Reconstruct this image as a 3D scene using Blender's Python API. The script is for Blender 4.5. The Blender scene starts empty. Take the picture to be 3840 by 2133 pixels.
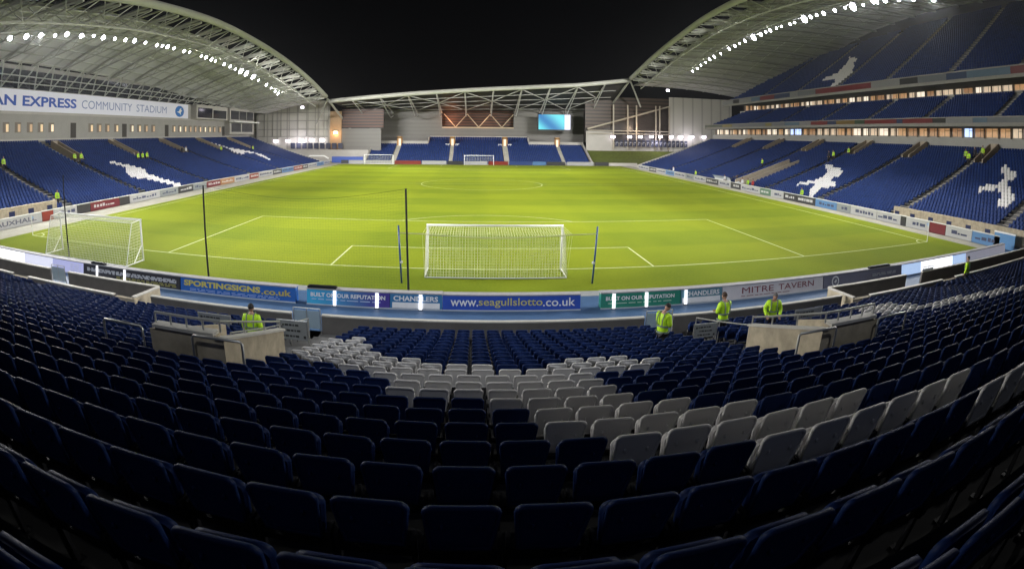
import bpy, bmesh, math, random
import numpy as np
from mathutils import Matrix, Vector
random.seed(7)
rng = np.random.default_rng(7)
scene = bpy.context.scene
C = scene.collection
PI = math.pi
# ------------------------------------------------------------------ camera
CAM = np.array([-1.18669, -28.61299, 7.24582])
yaw, pit, rol, FPX = -0.03837, 0.04305, 0.0068, 2013.03549
OX, OY = 1920 - 218.8, 1066.5 - 470.18          # optical centre in the 3840 x 2133 photograph
fw = np.array([math.sin(yaw)*math.cos(pit), math.cos(yaw)*math.cos(pit), -math.sin(pit)])
rt = np.cross(fw, [0, 0, 1]); rt /= np.linalg.norm(rt); up = np.cross(rt, fw)
rt, up = rt*math.cos(rol)+up*math.sin(rol), -rt*math.sin(rol)+up*math.cos(rol)
cd = bpy.data.cameras.new('camera'); cam = bpy.data.objects.new('camera', cd); C.objects.link(cam)
cam.matrix_world = Matrix(((rt[0], up[0], -fw[0], CAM[0]), (rt[1], up[1], -fw[1], CAM[1]), (rt[2], up[2], -fw[2], CAM[2]), (0, 0, 0, 1)))
cd.type = 'PANO'
cd.panorama_type = 'FISHEYE_EQUISOLID'
cd.sensor_width = 36; cd.sensor_fit = 'HORIZONTAL'
cd.fisheye_lens = FPX/3840*36; cd.fisheye_fov = math.radians(220)
cd.shift_x = (1920-OX)/3840; cd.shift_y = -(1066.5-OY)/2133
cd.clip_start = 0.05; cd.clip_end = 2000
scene.camera = cam
def in_photo(P):                                 # only used to count the seats the photograph shows
    d = np.asarray(P, float)-CAM; a, b, c = d@rt, d@up, d@fw
    rr = np.hypot(a, b)+1e-9; rad = 2*FPX*np.sin(np.arctan2(rr, c)/2)
    return OX+rad*a/rr, OY-rad*b/rr
# ------------------------------------------------------------------ world (night) and exposure
w = bpy.data.worlds.new('World'); scene.world = w; w.use_nodes = True
bg = w.node_tree.nodes['Background']; bg.inputs[0].default_value = (0.55, 0.6, 0.75, 1); bg.inputs[1].default_value = 0.0022
scene.view_settings.view_transform = 'Standard'; scene.view_settings.look = 'None'
scene.view_settings.exposure = 0; scene.view_settings.gamma = 1
scene.cycles.use_denoising = True
scene.cycles.max_bounces = 6; scene.cycles.diffuse_bounces = 3
scene.cycles.use_light_tree = True
scene.cycles.sample_clamp_indirect = 4
FLOOD_W = 31000.0
# ------------------------------------------------------------------ materials
MATS = {}
def mat(name, col, rough=0.6, metal=0.0, var=0.0, scale=3.0, bump=0.0, spec=0.5, emit=None, es=0.0, coat=0.0, alpha=1.0):
    if name in MATS: return MATS[name]
    m = bpy.data.materials.new(name); m.use_nodes = True; nt = m.node_tree; b = nt.nodes['Principled BSDF']
    b.inputs['Base Color'].default_value = (*col, 1); b.inputs['Roughness'].default_value = rough
    b.inputs['Metallic'].default_value = metal; b.inputs['Specular IOR Level'].default_value = spec
    b.inputs['Coat Weight'].default_value = coat
    if alpha < 1: b.inputs['Alpha'].default_value = alpha
    if emit:
        b.inputs['Emission Color'].default_value = (*emit, 1); b.inputs['Emission Strength'].default_value = es
    if var > 0 or bump > 0:
        tc = nt.nodes.new('ShaderNodeTexCoord'); n = nt.nodes.new('ShaderNodeTexNoise')
        n.inputs['Scale'].default_value = scale; n.inputs['Detail'].default_value = 5; n.inputs['Roughness'].default_value = 0.65
        nt.links.new(tc.outputs['Object'], n.inputs['Vector'])
        if var > 0:
            r = nt.nodes.new('ShaderNodeValToRGB'); r.color_ramp.elements[0].position = 0.3; r.color_ramp.elements[1].position = 0.7
            r.color_ramp.elements[0].color = (*[c*(1-var) for c in col], 1); r.color_ramp.elements[1].color = (*[min(1, c*(1+var)) for c in col], 1)
            nt.links.new(n.outputs['Fac'], r.inputs['Fac']); nt.links.new(r.outputs['Color'], b.inputs['Base Color'])
        if bump > 0:
            bp = nt.nodes.new('ShaderNodeBump'); bp.inputs['Strength'].default_value = bump; bp.inputs['Distance'].default_value = 0.02
            nt.links.new(n.outputs['Fac'], bp.inputs['Height']); nt.links.new(bp.outputs['Normal'], b.inputs['Normal'])
    MATS[name] = m; return m
SEAT_BLUE = mat('seat_blue', (0.010, 0.028, 0.118), 0.52, var=0.25, scale=0.9, spec=0.2)
SEAT_WHITE = mat("seat_white", (0.75, 0.73, 0.72), 0.5, var=0.05, scale=2)
STEEL_DARK = mat('dark_steel', (0.03, 0.03, 0.035), 0.5, 0.3)
CONC = mat('concrete', (0.23, 0.22, 0.21), 0.85, var=0.2, scale=0.7, bump=0.15)
CONC_DK = mat('concrete_dark', (0.10, 0.10, 0.10), 0.85, var=0.25, scale=0.8)
TAN = mat('tan_concrete', (0.42, 0.36, 0.26), 0.8, var=0.28, scale=2.2, bump=0.2)
COPING = mat('coping_paint', (0.52, 0.50, 0.45), 0.6, var=0.08, scale=3)
GREYW = mat('grey_cladding', (0.30, 0.29, 0.27), 0.6, var=0.06, scale=0.6)
GREYW2 = mat('pale_wall', (0.40, 0.38, 0.35), 0.7, var=0.08, scale=0.5)
ROOF = mat('roof_cladding', (0.68, 0.68, 0.66), 0.55, var=0.1, scale=0.25)
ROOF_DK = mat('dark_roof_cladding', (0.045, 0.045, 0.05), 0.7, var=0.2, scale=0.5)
STEEL = mat('pale_steel', (0.42, 0.42, 0.38), 0.5, var=0.06, scale=1)
GALV = mat('galvanised_steel', (0.5, 0.5, 0.48), 0.35, 0.7)
WHITE = mat('white_paint', (0.8, 0.8, 0.78), 0.4)
BLACK = mat('black_paint', (0.008, 0.008, 0.01), 0.4)
BLUE_POLE = mat('blue_paint', (0.02, 0.06, 0.20), 0.4)
NETW = mat('white_net_cord', (0.75, 0.75, 0.62), 0.7)
NETB = mat('black_net_cord', (0.02, 0.03, 0.01), 0.8)
DARKGLASS = mat('dark_glass', (0.015, 0.018, 0.03), 0.1, spec=0.8)
BLUEWIN = mat('blue_opening', (0.01, 0.02, 0.08), 0.4)
SKIN = mat('skin', (0.42, 0.24, 0.17), 0.55)
HAIR = mat('dark_hair', (0.012, 0.01, 0.009), 0.7)
GREYHAT = mat('grey_hat', (0.12, 0.11, 0.11), 0.8)
HIVIS = mat('hi_vis_yellow', (0.50, 0.82, 0.02), 0.6, var=0.12, scale=9, emit=(0.5, 0.8, 0.02), es=0.0)
BAND = mat('reflective_band', (0.20, 0.26, 0.20), 0.35)
TROUS = mat('dark_trousers', (0.015, 0.015, 0.02), 0.8)
# grass: mown bands across the pitch
GRASS = bpy.data.materials.new('grass'); GRASS.use_nodes = True
nt = GRASS.node_tree; b = nt.nodes['Principled BSDF']; b.inputs['Roughness'].default_value = 0.9; b.inputs['Specular IOR Level'].default_value = 0.15
geo = nt.nodes.new('ShaderNodeNewGeometry'); sep = nt.nodes.new('ShaderNodeSeparateXYZ'); nt.links.new(geo.outputs['Position'], sep.inputs[0])
def M(op, a, bb=None, c=None):
    n = nt.nodes.new('ShaderNodeMath'); n.operation = op
    for i, v in enumerate((a, bb, c)):
        if v is None: continue
        if isinstance(v, (int, float)): n.inputs[i].default_value = v
        else: nt.links.new(v, n.inputs[i])
    return n.outputs[0]
sy = M('SINE', M('MULTIPLY', sep.outputs['Y'], PI/5.5)); sx = M('SINE', M('MULTIPLY', sep.outputs['X'], PI/8.5))
band = M('MULTIPLY_ADD', M('MINIMUM', M('MAXIMUM', M('MULTIPLY', sy, 4), -1), 1), 0.11, M('MULTIPLY', M('MINIMUM', M('MAXIMUM', M('MULTIPLY', sx, 4), -1), 1), 0.07))
n1 = nt.nodes.new('ShaderNodeTexNoise'); n1.inputs['Scale'].default_value = 0.22; n1.inputs['Detail'].default_value = 6; nt.links.new(geo.outputs['Position'], n1.inputs['Vector'])
n2 = nt.nodes.new('ShaderNodeTexNoise'); n2.inputs['Scale'].default_value = 7; n2.inputs['Detail'].default_value = 4; nt.links.new(geo.outputs['Position'], n2.inputs['Vector'])
v = M('ADD', M('ADD', band, M('MULTIPLY', M('SUBTRACT', n1.outputs['Fac'], 0.5), 0.55)), M('MULTIPLY', M('SUBTRACT', n2.outputs['Fac'], 0.5), 0.6))
r = nt.nodes.new('ShaderNodeValToRGB'); r.color_ramp.elements[0].position = 0.15; r.color_ramp.elements[1].position = 0.85
r.color_ramp.elements[0].color = (0.114, 0.160, 0.003, 1); r.color_ramp.elements[1].color = (0.200, 0.240, 0.006, 1)
nt.links.new(M('ADD', v, 0.5), r.inputs['Fac']); nt.links.new(r.outputs['Color'], b.inputs['Base Color'])
bp = nt.nodes.new('ShaderNodeBump'); bp.inputs['Strength'].default_value = 0.5; bp.inputs['Distance'].default_value = 0.05; nt.links.new(n2.outputs['Fac'], bp.inputs['Height']); nt.links.new(bp.outputs['Normal'], b.inputs['Normal'])
BANK = mat('bank_grass', (0.07, 0.09, 0.006), 0.95, var=0.3, scale=1.5)
LINE = mat('line_paint', (0.50, 0.55, 0.28), 0.8, var=0.12, scale=4)
PATHB = mat('blue_path', (0.05, 0.11, 0.225), 0.55, var=0.14, scale=1.2, bump=0.05)
TRACK = mat('grey_track', (0.30, 0.29, 0.24), 0.85, var=0.15, scale=0.8)
GROUND = mat('ground', (0.07, 0.07, 0.065), 0.9, var=0.2, scale=0.4)
# translucent wall sheets and corrugation
def stripes(name, col, axis, freq, depth, rough=0.5, dark=0.75):
    m = bpy.data.materials.new(name); m.use_nodes = True; t = m.node_tree; b = t.nodes['Principled BSDF']; b.inputs['Roughness'].default_value = rough
    g = t.nodes.new('ShaderNodeNewGeometry'); s = t.nodes.new('ShaderNodeSeparateXYZ'); t.links.new(g.outputs['Position'], s.inputs[0])
    a = t.nodes.new('ShaderNodeMath'); a.operation = 'MULTIPLY'; t.links.new(s.outputs[axis], a.inputs[0]); a.inputs[1].default_value = 2*PI*freq
    c = t.nodes.new('ShaderNodeMath'); c.operation = 'SINE'; t.links.new(a.outputs[0], c.inputs[0])
    rr = t.nodes.new('ShaderNodeValToRGB'); rr.color_ramp.elements[0].position = 0.0 if freq < 0.8 else 0.2; rr.color_ramp.elements[1].position = 0.12 if freq < 0.8 else 0.5
    rr.color_ramp.elements[0].color = (*[q*dark for q in col], 1); rr.color_ramp.elements[1].color = (*col, 1)
    d = t.nodes.new('ShaderNodeMath'); d.operation = 'MULTIPLY_ADD'; t.links.new(c.outputs[0], d.inputs[0]); d.inputs[1].default_value = 0.5; d.inputs[2].default_value = 0.5
    t.links.new(d.outputs[0], rr.inputs[0]); t.links.new(rr.outputs[0], b.inputs['Base Color'])
    return m
SHEETW = stripes('translucent_sheet', (0.56, 0.54, 0.49), 'X', 0.32, 0, dark=0.7)
ROOFS = stripes('roof_sheet_seams', (0.68, 0.68, 0.66), 'Y', 0.28, 0, dark=0.72)
TIMBER = stripes('orange_slats', (0.085, 0.03, 0.014), 'Z', 1.25, 0, dark=0.1)
CLADN = stripes('far_cladding', (0.155, 0.148, 0.135), 'Z', 0.9, 0, dark=0.9)
def colmat(c, rough=0.35, tag=''):
    return mat('paint_%s%02x%02x%02x' % (tag, int(c[0]*255), int(c[1]*255), int(c[2]*255)), c, rough, var=0.06, scale=2)
# ------------------------------------------------------------------ helpers
class MB:
    def __init__(s): s.v = []; s.f = []; s.mi = []
    def add(s, vs, fs, mi=0):
        o = len(s.v); s.v += [tuple(map(float, p)) for p in vs]; s.f += [tuple(i+o for i in f) for f in fs]; s.mi += [mi]*len(fs); return s
    def box(s, x0, y0, z0, x1, y1, z1, mi=0):
        x0, x1 = min(x0, x1), max(x0, x1); y0, y1 = min(y0, y1), max(y0, y1); z0, z1 = min(z0, z1), max(z0, z1)
        return s.add([(x0,y0,z0),(x1,y0,z0),(x1,y1,z0),(x0,y1,z0),(x0,y0,z1),(x1,y0,z1),(x1,y1,z1),(x0,y1,z1)],
                     [(0,3,2,1),(4,5,6,7),(0,1,5,4),(1,2,6,5),(2,3,7,6),(3,0,4,7)], mi)
    def prism(s, poly, axis, a0, a1, mi=0):      # polygon (two other axes) extruded along axis
        n = len(poly); vs = []
        for a in (a0, a1):
            for p, q in poly: vs.append({'x': (a, p, q), 'y': (p, a, q), 'z': (p, q, a)}[axis])
        fs = [tuple(range(n))[::-1], tuple(range(n, 2*n))]+[(i, (i+1) % n, n+(i+1) % n, n+i) for i in range(n)]
        return s.add(vs, fs, mi)
    def tube(s, pts, r, n=8, mi=0, cap=True, sx=1.0):
        pts = [Vector(p) for p in pts]; R = r if isinstance(r, (list, tuple)) else [r]*len(pts); vs = []; prev = None
        for i, p in enumerate(pts):
            d = (pts[min(i+1, len(pts)-1)]-pts[max(i-1, 0)]).normalized()
            a = prev if prev is not None else (Vector((0, 0, 1)) if abs(d.z) < 0.9 else Vector((1, 0, 0)))
            u = (a-d*a.dot(d)).normalized(); wv = d.cross(u); prev = u
            for k in range(n):
                t = 2*PI*k/n+PI/n; vs.append(p+(u*math.cos(t)+wv*math.sin(t)*sx)*R[i])
        m = len(pts); fs = [(i*n+k, i*n+(k+1) % n, (i+1)*n+(k+1) % n, (i+1)*n+k) for i in range(m-1) for k in range(n)]
        if cap: fs += [tuple(range(n))[::-1], tuple(range((m-1)*n, m*n))]
        return s.add(vs, fs, mi)
    def sheet(s, grid, mi=0):                    # grid[i][j] of points
        R_, K_ = len(grid), len(grid[0]); vs = [p for row in grid for p in row]
        return s.add(vs, [(i*K_+j, i*K_+j+1, (i+1)*K_+j+1, (i+1)*K_+j) for i in range(R_-1) for j in range(K_-1)], mi)
    def mesh(s, name, mats):
        me = bpy.data.meshes.new(name); me.from_pydata(s.v, [], s.f)
        for m in (mats if isinstance(mats, (list, tuple)) else [mats]): me.materials.append(m)
        if any(s.mi): me.polygons.foreach_set('material_index', s.mi)
        me.update(); return me
    def build(s, name, mats, parent=None, smooth=False):
        me = s.mesh(name, mats)
        if smooth: me.polygons.foreach_set('use_smooth', [True]*len(me.polygons))
        return link(name, me, parent)
def link(name, me, parent=None):
    o = bpy.data.objects.new(name, me); C.objects.link(o)
    if parent: o.parent = parent; o.matrix_parent_inverse = parent.matrix_world.inverted() if False else Matrix.Translation(-Vector(parent.location)) if parent.type == 'EMPTY' and parent.rotation_euler.z == 0 else Matrix()
    return o
def tag(o, label=None, cat=None, group=None, kind=None):
    if label: o['label'] = label
    if cat: o['category'] = cat
    if group: o['group'] = group
    if kind: o['kind'] = kind
    return o
def thing(name, label, cat, loc=(0, 0, 0), group=None):
    o = bpy.data.objects.new(name, None); C.objects.link(o); o.location = loc; o.empty_display_size = 0.2
    return tag(o, label, cat, group)
def raw(name, me, parent):                       # child in the parent's own coordinates
    o = bpy.data.objects.new(name, me); C.objects.link(o); o.parent = parent; return o
def dup(root, loc, rz=0, label=None, scale=None):
    r_ = root.copy(); C.objects.link(r_); r_.location = loc; r_.rotation_euler = (0, 0, rz)
    if scale: r_.scale = scale
    if label: r_['label'] = label
    for ch in list(root.children):
        c_ = ch.copy(); C.objects.link(c_); c_.parent = r_
        for g in list(ch.children): d_ = g.copy(); C.objects.link(d_); d_.parent = c_
    return r_
def interp(pts, x): return float(np.interp(x, [p[0] for p in pts], [p[1] for p in pts]))
def smooth_interp(pts, x):
    X = np.array([p[0] for p in pts], float); Y = np.array([p[1] for p in pts], float); k = int(np.clip(np.searchsorted(X, x)-1, 0, len(X)-2))
    m = np.gradient(Y, X); h = X[k+1]-X[k]; t = (x-X[k])/h
    return float((2*t**3-3*t**2+1)*Y[k]+(t**3-2*t**2+t)*h*m[k]+(-2*t**3+3*t**2)*Y[k+1]+(t**3-t**2)*h*m[k+1])
def text_mesh(body, width, height, material, bold=0.0, shear=0.0, extrude=0.004):
    cu = bpy.data.curves.new('t', 'FONT'); cu.body = body; cu.size = 1; cu.offset = bold; cu.shear = shear; cu.extrude = 0.0; cu.resolution_u = 3
    o = bpy.data.objects.new('t', cu); C.objects.link(o); bpy.context.view_layer.update()
    me = bpy.data.meshes.new_from_object(o.evaluated_get(bpy.context.evaluated_depsgraph_get()))
    bpy.data.objects.remove(o); bpy.data.curves.remove(cu)
    co = np.empty(len(me.vertices)*3); me.vertices.foreach_get('co', co); co = co.reshape(-1, 3)
    lo, hi = co.min(0), co.max(0); co[:, 0] = (co[:, 0]-lo[0])/(hi[0]-lo[0])*width; co[:, 1] = (co[:, 1]-lo[1])/(hi[1]-lo[1])*height; co[:, 2] = 0
    me.vertices.foreach_set('co', co.ravel()); me.materials.clear(); me.materials.append(material); me.update(); return me
# ------------------------------------------------------------------ setting: ground, pitch, paths
MB().box(-74, -49, -0.9, 99, 139, -0.55).build('ground', GROUND); tag(bpy.data.objects['ground'], kind='structure')
o = MB().box(-38.9, -10.3, -0.5, 39.4, 107.2, -0.008).build('perimeter_track', TRACK); tag(o, kind='structure')
g = MB().box(-60, -9.0, -0.56, 60, -5.2, -0.004).box(-60, -10.3, -0.56, 60, -9.0, -0.004).build('path', PATHB); tag(g, kind='structure')
gp = MB(); N_ = 40
edge = [(-35.2, -4.4), (36.4, -4.4), (36.4, 106.0), (-35.2, 106.0)]
gp.prism(edge, 'z', -0.3, 0.0); o = gp.build('pitch', GRASS); tag(o, kind='structure')
# shallow kerb strip between grass and blue path
o = MB().box(-39, -5.2, -0.4, 39.4, -4.4, 0.004).build('kerb_strip', mat('kerb', (0.25, 0.26, 0.26), 0.8, var=0.1)); tag(o, kind='structure')
lm = MB(); LW = 0.10; ZL = 0.004
def lbox(x0, y0, x1, y1): lm.add([(min(x0,x1), min(y0,y1), ZL), (max(x0,x1), min(y0,y1), ZL), (max(x0,x1), max(y0,y1), ZL), (min(x0,x1), max(y0,y1), ZL)], [(0, 1, 2, 3)])
def hl(x0, x1, y): lbox(x0, y-LW/2, x1, y+LW/2)
def vl(x, y0, y1): lbox(x-LW/2, y0, x+LW/2, y1)
hl(-34, 34, 0); hl(-34, 34, 105); hl(-34, 34, 52.5); vl(-34, LW/2, 105-LW/2); vl(34, LW/2, 105-LW/2)
for s0, sg_ in ((0, 1), (105, -1)):
    for hw, d in ((20.16, 16.5), (9.16, 5.5)):
        hl(-hw, hw, s0+sg_*d)
        for x in (-hw, hw): vl(x, s0+sg_*LW/2, s0+sg_*(d-LW/2))
def arc(cx, cy, R, a0, a1, n=64):
    pts = [(a0+(a1-a0)*i/n) for i in range(n+1)]
    vs = [(cx+(R+q)*math.cos(a), cy+(R+q)*math.sin(a), ZL+0.001) for a in pts for q in (-LW/2, LW/2)]
    lm.add(vs, [(2*i, 2*i+1, 2*i+3, 2*i+2) for i in range(n)])
arc(0, 52.5, 9.15, 0, 2*PI)
aa = math.asin(5.5/9.15); arc(0, 11, 9.15, aa, PI-aa); arc(0, 94, 9.15, PI+aa, 2*PI-aa)
arc(34, 0, 1, PI/2, PI, 10); arc(-34, 0, 1, 0, PI/2, 10); arc(34, 105, 1, PI, 1.5*PI, 10); arc(-34, 105, 1, -PI/2, 0, 10); arc(0, 11, 0.06, 0, 2*PI, 10)
o = lm.build('pitch_markings', LINE); tag(o, kind='structure')
# ------------------------------------------------------------------ seat shapes
def outline(hw, z0, z1, r_, n=4):
    pts = [(-hw+0.03, z0), (hw-0.03, z0)]
    for k in range(n+1):
        a = k*PI/2/n; pts.append((hw-r_+r_*math.cos(a), z1-r_+r_*math.sin(a)))
    for k in range(n+1):
        a = PI/2+k*PI/2/n; pts.append((-hw+r_+r_*math.cos(a), z1-r_+r_*math.sin(a)))
    return pts
def seat_back():
    m = MB(); z0, z1 = 0.40, 0.82; zc = 0.61
    P = outline(0.205, z0, z1, 0.055); n = len(P)
    def ring(s, y): return [(x*s, y-(z-z0)*0.20+0.16*x*x*0.6, zc+(z-zc)*s) for x, z in P]
    R_ = [ring(0.90, 0.018), ring(0.985, 0.012), ring(1.0, -0.006), ring(0.985, -0.024), ring(0.91, -0.026), ring(0.87, -0.012)]
    vs = [p for q in R_ for p in q]; fs = [tuple(range(n))[::-1]]
    for i in range(len(R_)-1): fs += [(i*n+k, i*n+(k+1) % n, (i+1)*n+(k+1) % n, (i+1)*n+k)[::-1] for k in range(n)]
    fs.append(tuple(range((len(R_)-1)*n, len(R_)*n)))
    m.add(vs, fs); 
    for x in (-0.1, 0.1): m.box(x-0.008, -0.075, 0.62, x+0.008, -0.055, 0.66)
    return m
def seat_pan():
    m = MB(); P = outline(0.195, 0.36, 0.70, 0.07, 3); n = len(P)
    def ring(s, y): return [(x*s, y-(z-0.4)*0.10+0.3*x*x, 0.53+(z-0.53)*s) for x, z in P]
    R_ = [ring(0.9, 0.05), ring(1.0, 0.06), ring(1.0, 0.095), ring(0.9, 0.11)]
    vs = [p for q in R_ for p in q]; fs = [tuple(range(n))[::-1]]
    for i in range(3): fs += [(i*n+k, i*n+(k+1) % n, (i+1)*n+(k+1) % n, (i+1)*n+k)[::-1] for k in range(n)]
    fs.append(tuple(range(3*n, 4*n))); m.add(vs, fs); return m
def seat_bracket():
    m = MB()
    for s in (-1, 1): m.box(s*0.205, -0.03, 0.30, s*0.228, 0.09, 0.47)
    m.box(-0.228, 0.0, 0.30, 0.228, 0.05, 0.35)
    for s in (-1, 1): m.box(s*0.21, 0.005, 0.0, s*0.235, 0.045, 0.30); m.box(s*0.19, -0.03, 0.0, s*0.237, 0.08, 0.012)
    return m
def seat_far():
    m = MB(); B_ = [(-0.20, 0.0, 0.42), (0.20, 0.0, 0.42), (0.19, -0.07, 0.82), (-0.19, -0.07, 0.82)]
    v0 = B_+[(x, y-0.035, z) for x, y, z in B_]
    m.add(v0, [(3, 2, 1, 0), (4, 5, 6, 7), (3, 7, 6, 2), (0, 4, 7, 3), (1, 2, 6, 5), (0, 1, 5, 4)])
    Q = [(-0.19, 0.04, 0.36), (0.19, 0.04, 0.36), (0.17, 0.03, 0.66), (-0.17, 0.03, 0.66)]
    v1 = [(x, y+0.05, z) for x, y, z in Q]+Q
    m.add(v1, [(3, 2, 1, 0), (3, 7, 6, 2), (0, 4, 7, 3), (1, 2, 6, 5)]); return m
T_BACK, T_PAN, T_BRK, T_FAR = seat_back(), seat_pan(), seat_bracket(), seat_far()
class Bulk:                                       # many seats written at once into one mesh
    def __init__(s): s.V = []; s.LV = []; s.LT = []; s.MI = []; s.n = 0
    def put(s, tpl, pos, rz, mi):
        pos = np.asarray(pos, float)
        if len(pos) == 0: return
        tv = np.array(tpl.v); c_, s_ = math.cos(rz), math.sin(rz)
        tv = np.stack([tv[:, 0]*c_-tv[:, 1]*s_, tv[:, 0]*s_+tv[:, 1]*c_, tv[:, 2]], 1)
        V_ = (pos[:, None, :]+tv[None]).reshape(-1, 3); nv = len(tv)
        lv = np.concatenate([np.array(f) for f in tpl.f]); lt = np.array([len(f) for f in tpl.f])
        s.LV.append((lv[None]+(np.arange(len(pos))*nv)[:, None]+s.n).ravel()); s.LT.append(np.tile(lt, len(pos)))
        s.MI.append(np.repeat(np.asarray(mi), len(lt)) if np.ndim(mi) else np.full(len(lt)*len(pos), mi)); s.V.append(V_); s.n += len(V_)
    def build(s, name, mats):
        me = bpy.data.meshes.new(name); V_ = np.concatenate(s.V); LV = np.concatenate(s.LV); LT = np.concatenate(s.LT); MI = np.concatenate(s.MI)
        me.vertices.add(len(V_)); me.vertices.foreach_set('co', V_.ravel()); me.loops.add(len(LV)); me.loops.foreach_set('vertex_index', LV.astype(np.int32))
        me.polygons.add(len(LT)); st = np.concatenate([[0], np.cumsum(LT)[:-1]]); me.polygons.foreach_set('loop_start', st.astype(np.int32)); me.polygons.foreach_set('loop_total', LT.astype(np.int32))
        for m in mats: me.materials.append(m)
        me.polygons.foreach_set('material_index', MI.astype(np.int32)); me.update(calc_edges=True); me.validate()
        return link(name, me)
bulk = Bulk()
# ------------------------------------------------------------------ near stand
ZQ = np.polyfit(range(22), [0.70,0.86,1.05,1.25,1.455,1.675,1.89,2.125,2.35,2.585,2.83,3.07,3.30,3.555,3.80,4.045,4.32,4.575,4.85,5.13,5.42,5.77], 2)
def ztop(k): return float(np.polyval(ZQ, k))
def yrow(k): return -(11.26+0.76*k)
NR = 25
near = thing('grandstand', 'dark near grandstand of rising seat rows filling the bottom of the photo', 'grandstand', (0, -20, 0))
tm = MB()
for k in range(NR):
    z = ztop(k)-0.82; y1 = yrow(k)+(0.66 if k else 0.45); y0 = yrow(k)-0.10
    for x0, x1 in ((-42, -6.85), (-6.85, -5.45), (-5.45, 5.45), (5.45, 6.85), (6.85, 42)):
        if abs(x0+x1) < 13 and abs(x0+x1) > 11 and 6 <= k <= 11: continue          # the two exits sink into the rows here
        tm.box(x0, y0-0.02 if k < NR-1 else y0-4, -0.6, x1, y1, z)
tm.box(-42, -46, -0.6, 42, yrow(NR-1)-4.1, ztop(NR)+0.2)
tm.build('terrace', CONC_DK, near)
WALLD = mat('dark_render', (0.13, 0.12, 0.11), 0.8, var=0.15, scale=1.5)
def wall_run(pts, z0, z1, th, name, parent, m=WALLD, cop=COPING, ch=0.05):
    mbw = MB(); mc = MB()
    for (x0, y0), (x1, y1) in zip(pts[:-1], pts[1:]):
        d = Vector((x1-x0, y1-y0, 0)); L = d.length; d /= L; nrm = Vector((-d.y, d.x, 0))*th/2
        for q, a, b_, e in ((mbw, z0, z1, 0), (mc, z1, z1+ch, 0.03)):
            nn = nrm*(1+e/th*2); A, B_ = Vector((x0, y0, 0)), Vector((x1, y1, 0))
            q.add([A-nn+Vector((0,0,a)), B_-nn+Vector((0,0,a)), B_+nn+Vector((0,0,a)), A+nn+Vector((0,0,a)), A-nn+Vector((0,0,b_)), B_-nn+Vector((0,0,b_)), B_+nn+Vector((0,0,b_)), A+nn+Vector((0,0,b_))],
                  [(0,3,2,1),(4,5,6,7),(0,1,5,4),(1,2,6,5),(2,3,7,6),(3,0,4,7)])
    a = mbw.build(name, m, parent); c_ = mc.build('coping', cop, None); c_.parent = a; return a
wall_run([(-7.9, -10.42), (-14.4, -10.42)], -0.5, 0.66, 0.14, 'front_wall', near)
wall_run([(5.2, -10.42), (-6.7, -10.42)], -0.5, 0.66, 0.14, 'front_wall', near)
wall_run([(6.4, -10.42), (15.0, -10.42)], -0.5, 0.66, 0.14, 'front_wall', near)
for s in (-1, 1):
    x0 = -14.9 if s < 0 else 15.25
    wall_run([(x0, -9.05), (x0+s*6.0, -9.05)], -0.5, 0.66, 0.14, 'front_wall', near)
    wall_run([(x0+s*7.5, -9.05), (x0+s*24, -9.3)], -0.5, 0.66, 0.14, 'front_wall', near)
    wall_run([(x0-s*0.05, -9.14), (x0+s*0.15, -10.95)], -0.5, 0.66, 0.14, 'bay_wall', near, TAN)
    wall_run([(x0+s*1.2, -10.98), (x0+s*7.3, -10.98)], -0.5, 0.66, 0.14, 'bay_wall', near)
    wall_run([(x0+s*8.7, -10.98), (x0+s*24, -10.98)], -0.5, 0.66, 0.14, 'bay_wall', near)
    MB().box(x0+s*0.1, -10.9, -0.5, x0+s*24, -9.13, 0.05).build('bay_floor', mat('bay_screed', (0.11, 0.105, 0.10), 0.8, var=0.15), near)
    MB().box(x0+s*0.02, -11.02, -0.5, x0+s*1.15, -10.86, 0.62).build('bay_pier', TAN, near)
    MB().box(x0+s*7.35, -11.02, -0.5, x0+s*8.65, -10.86, 0.60).build('bay_pier', TAN, near)
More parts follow.
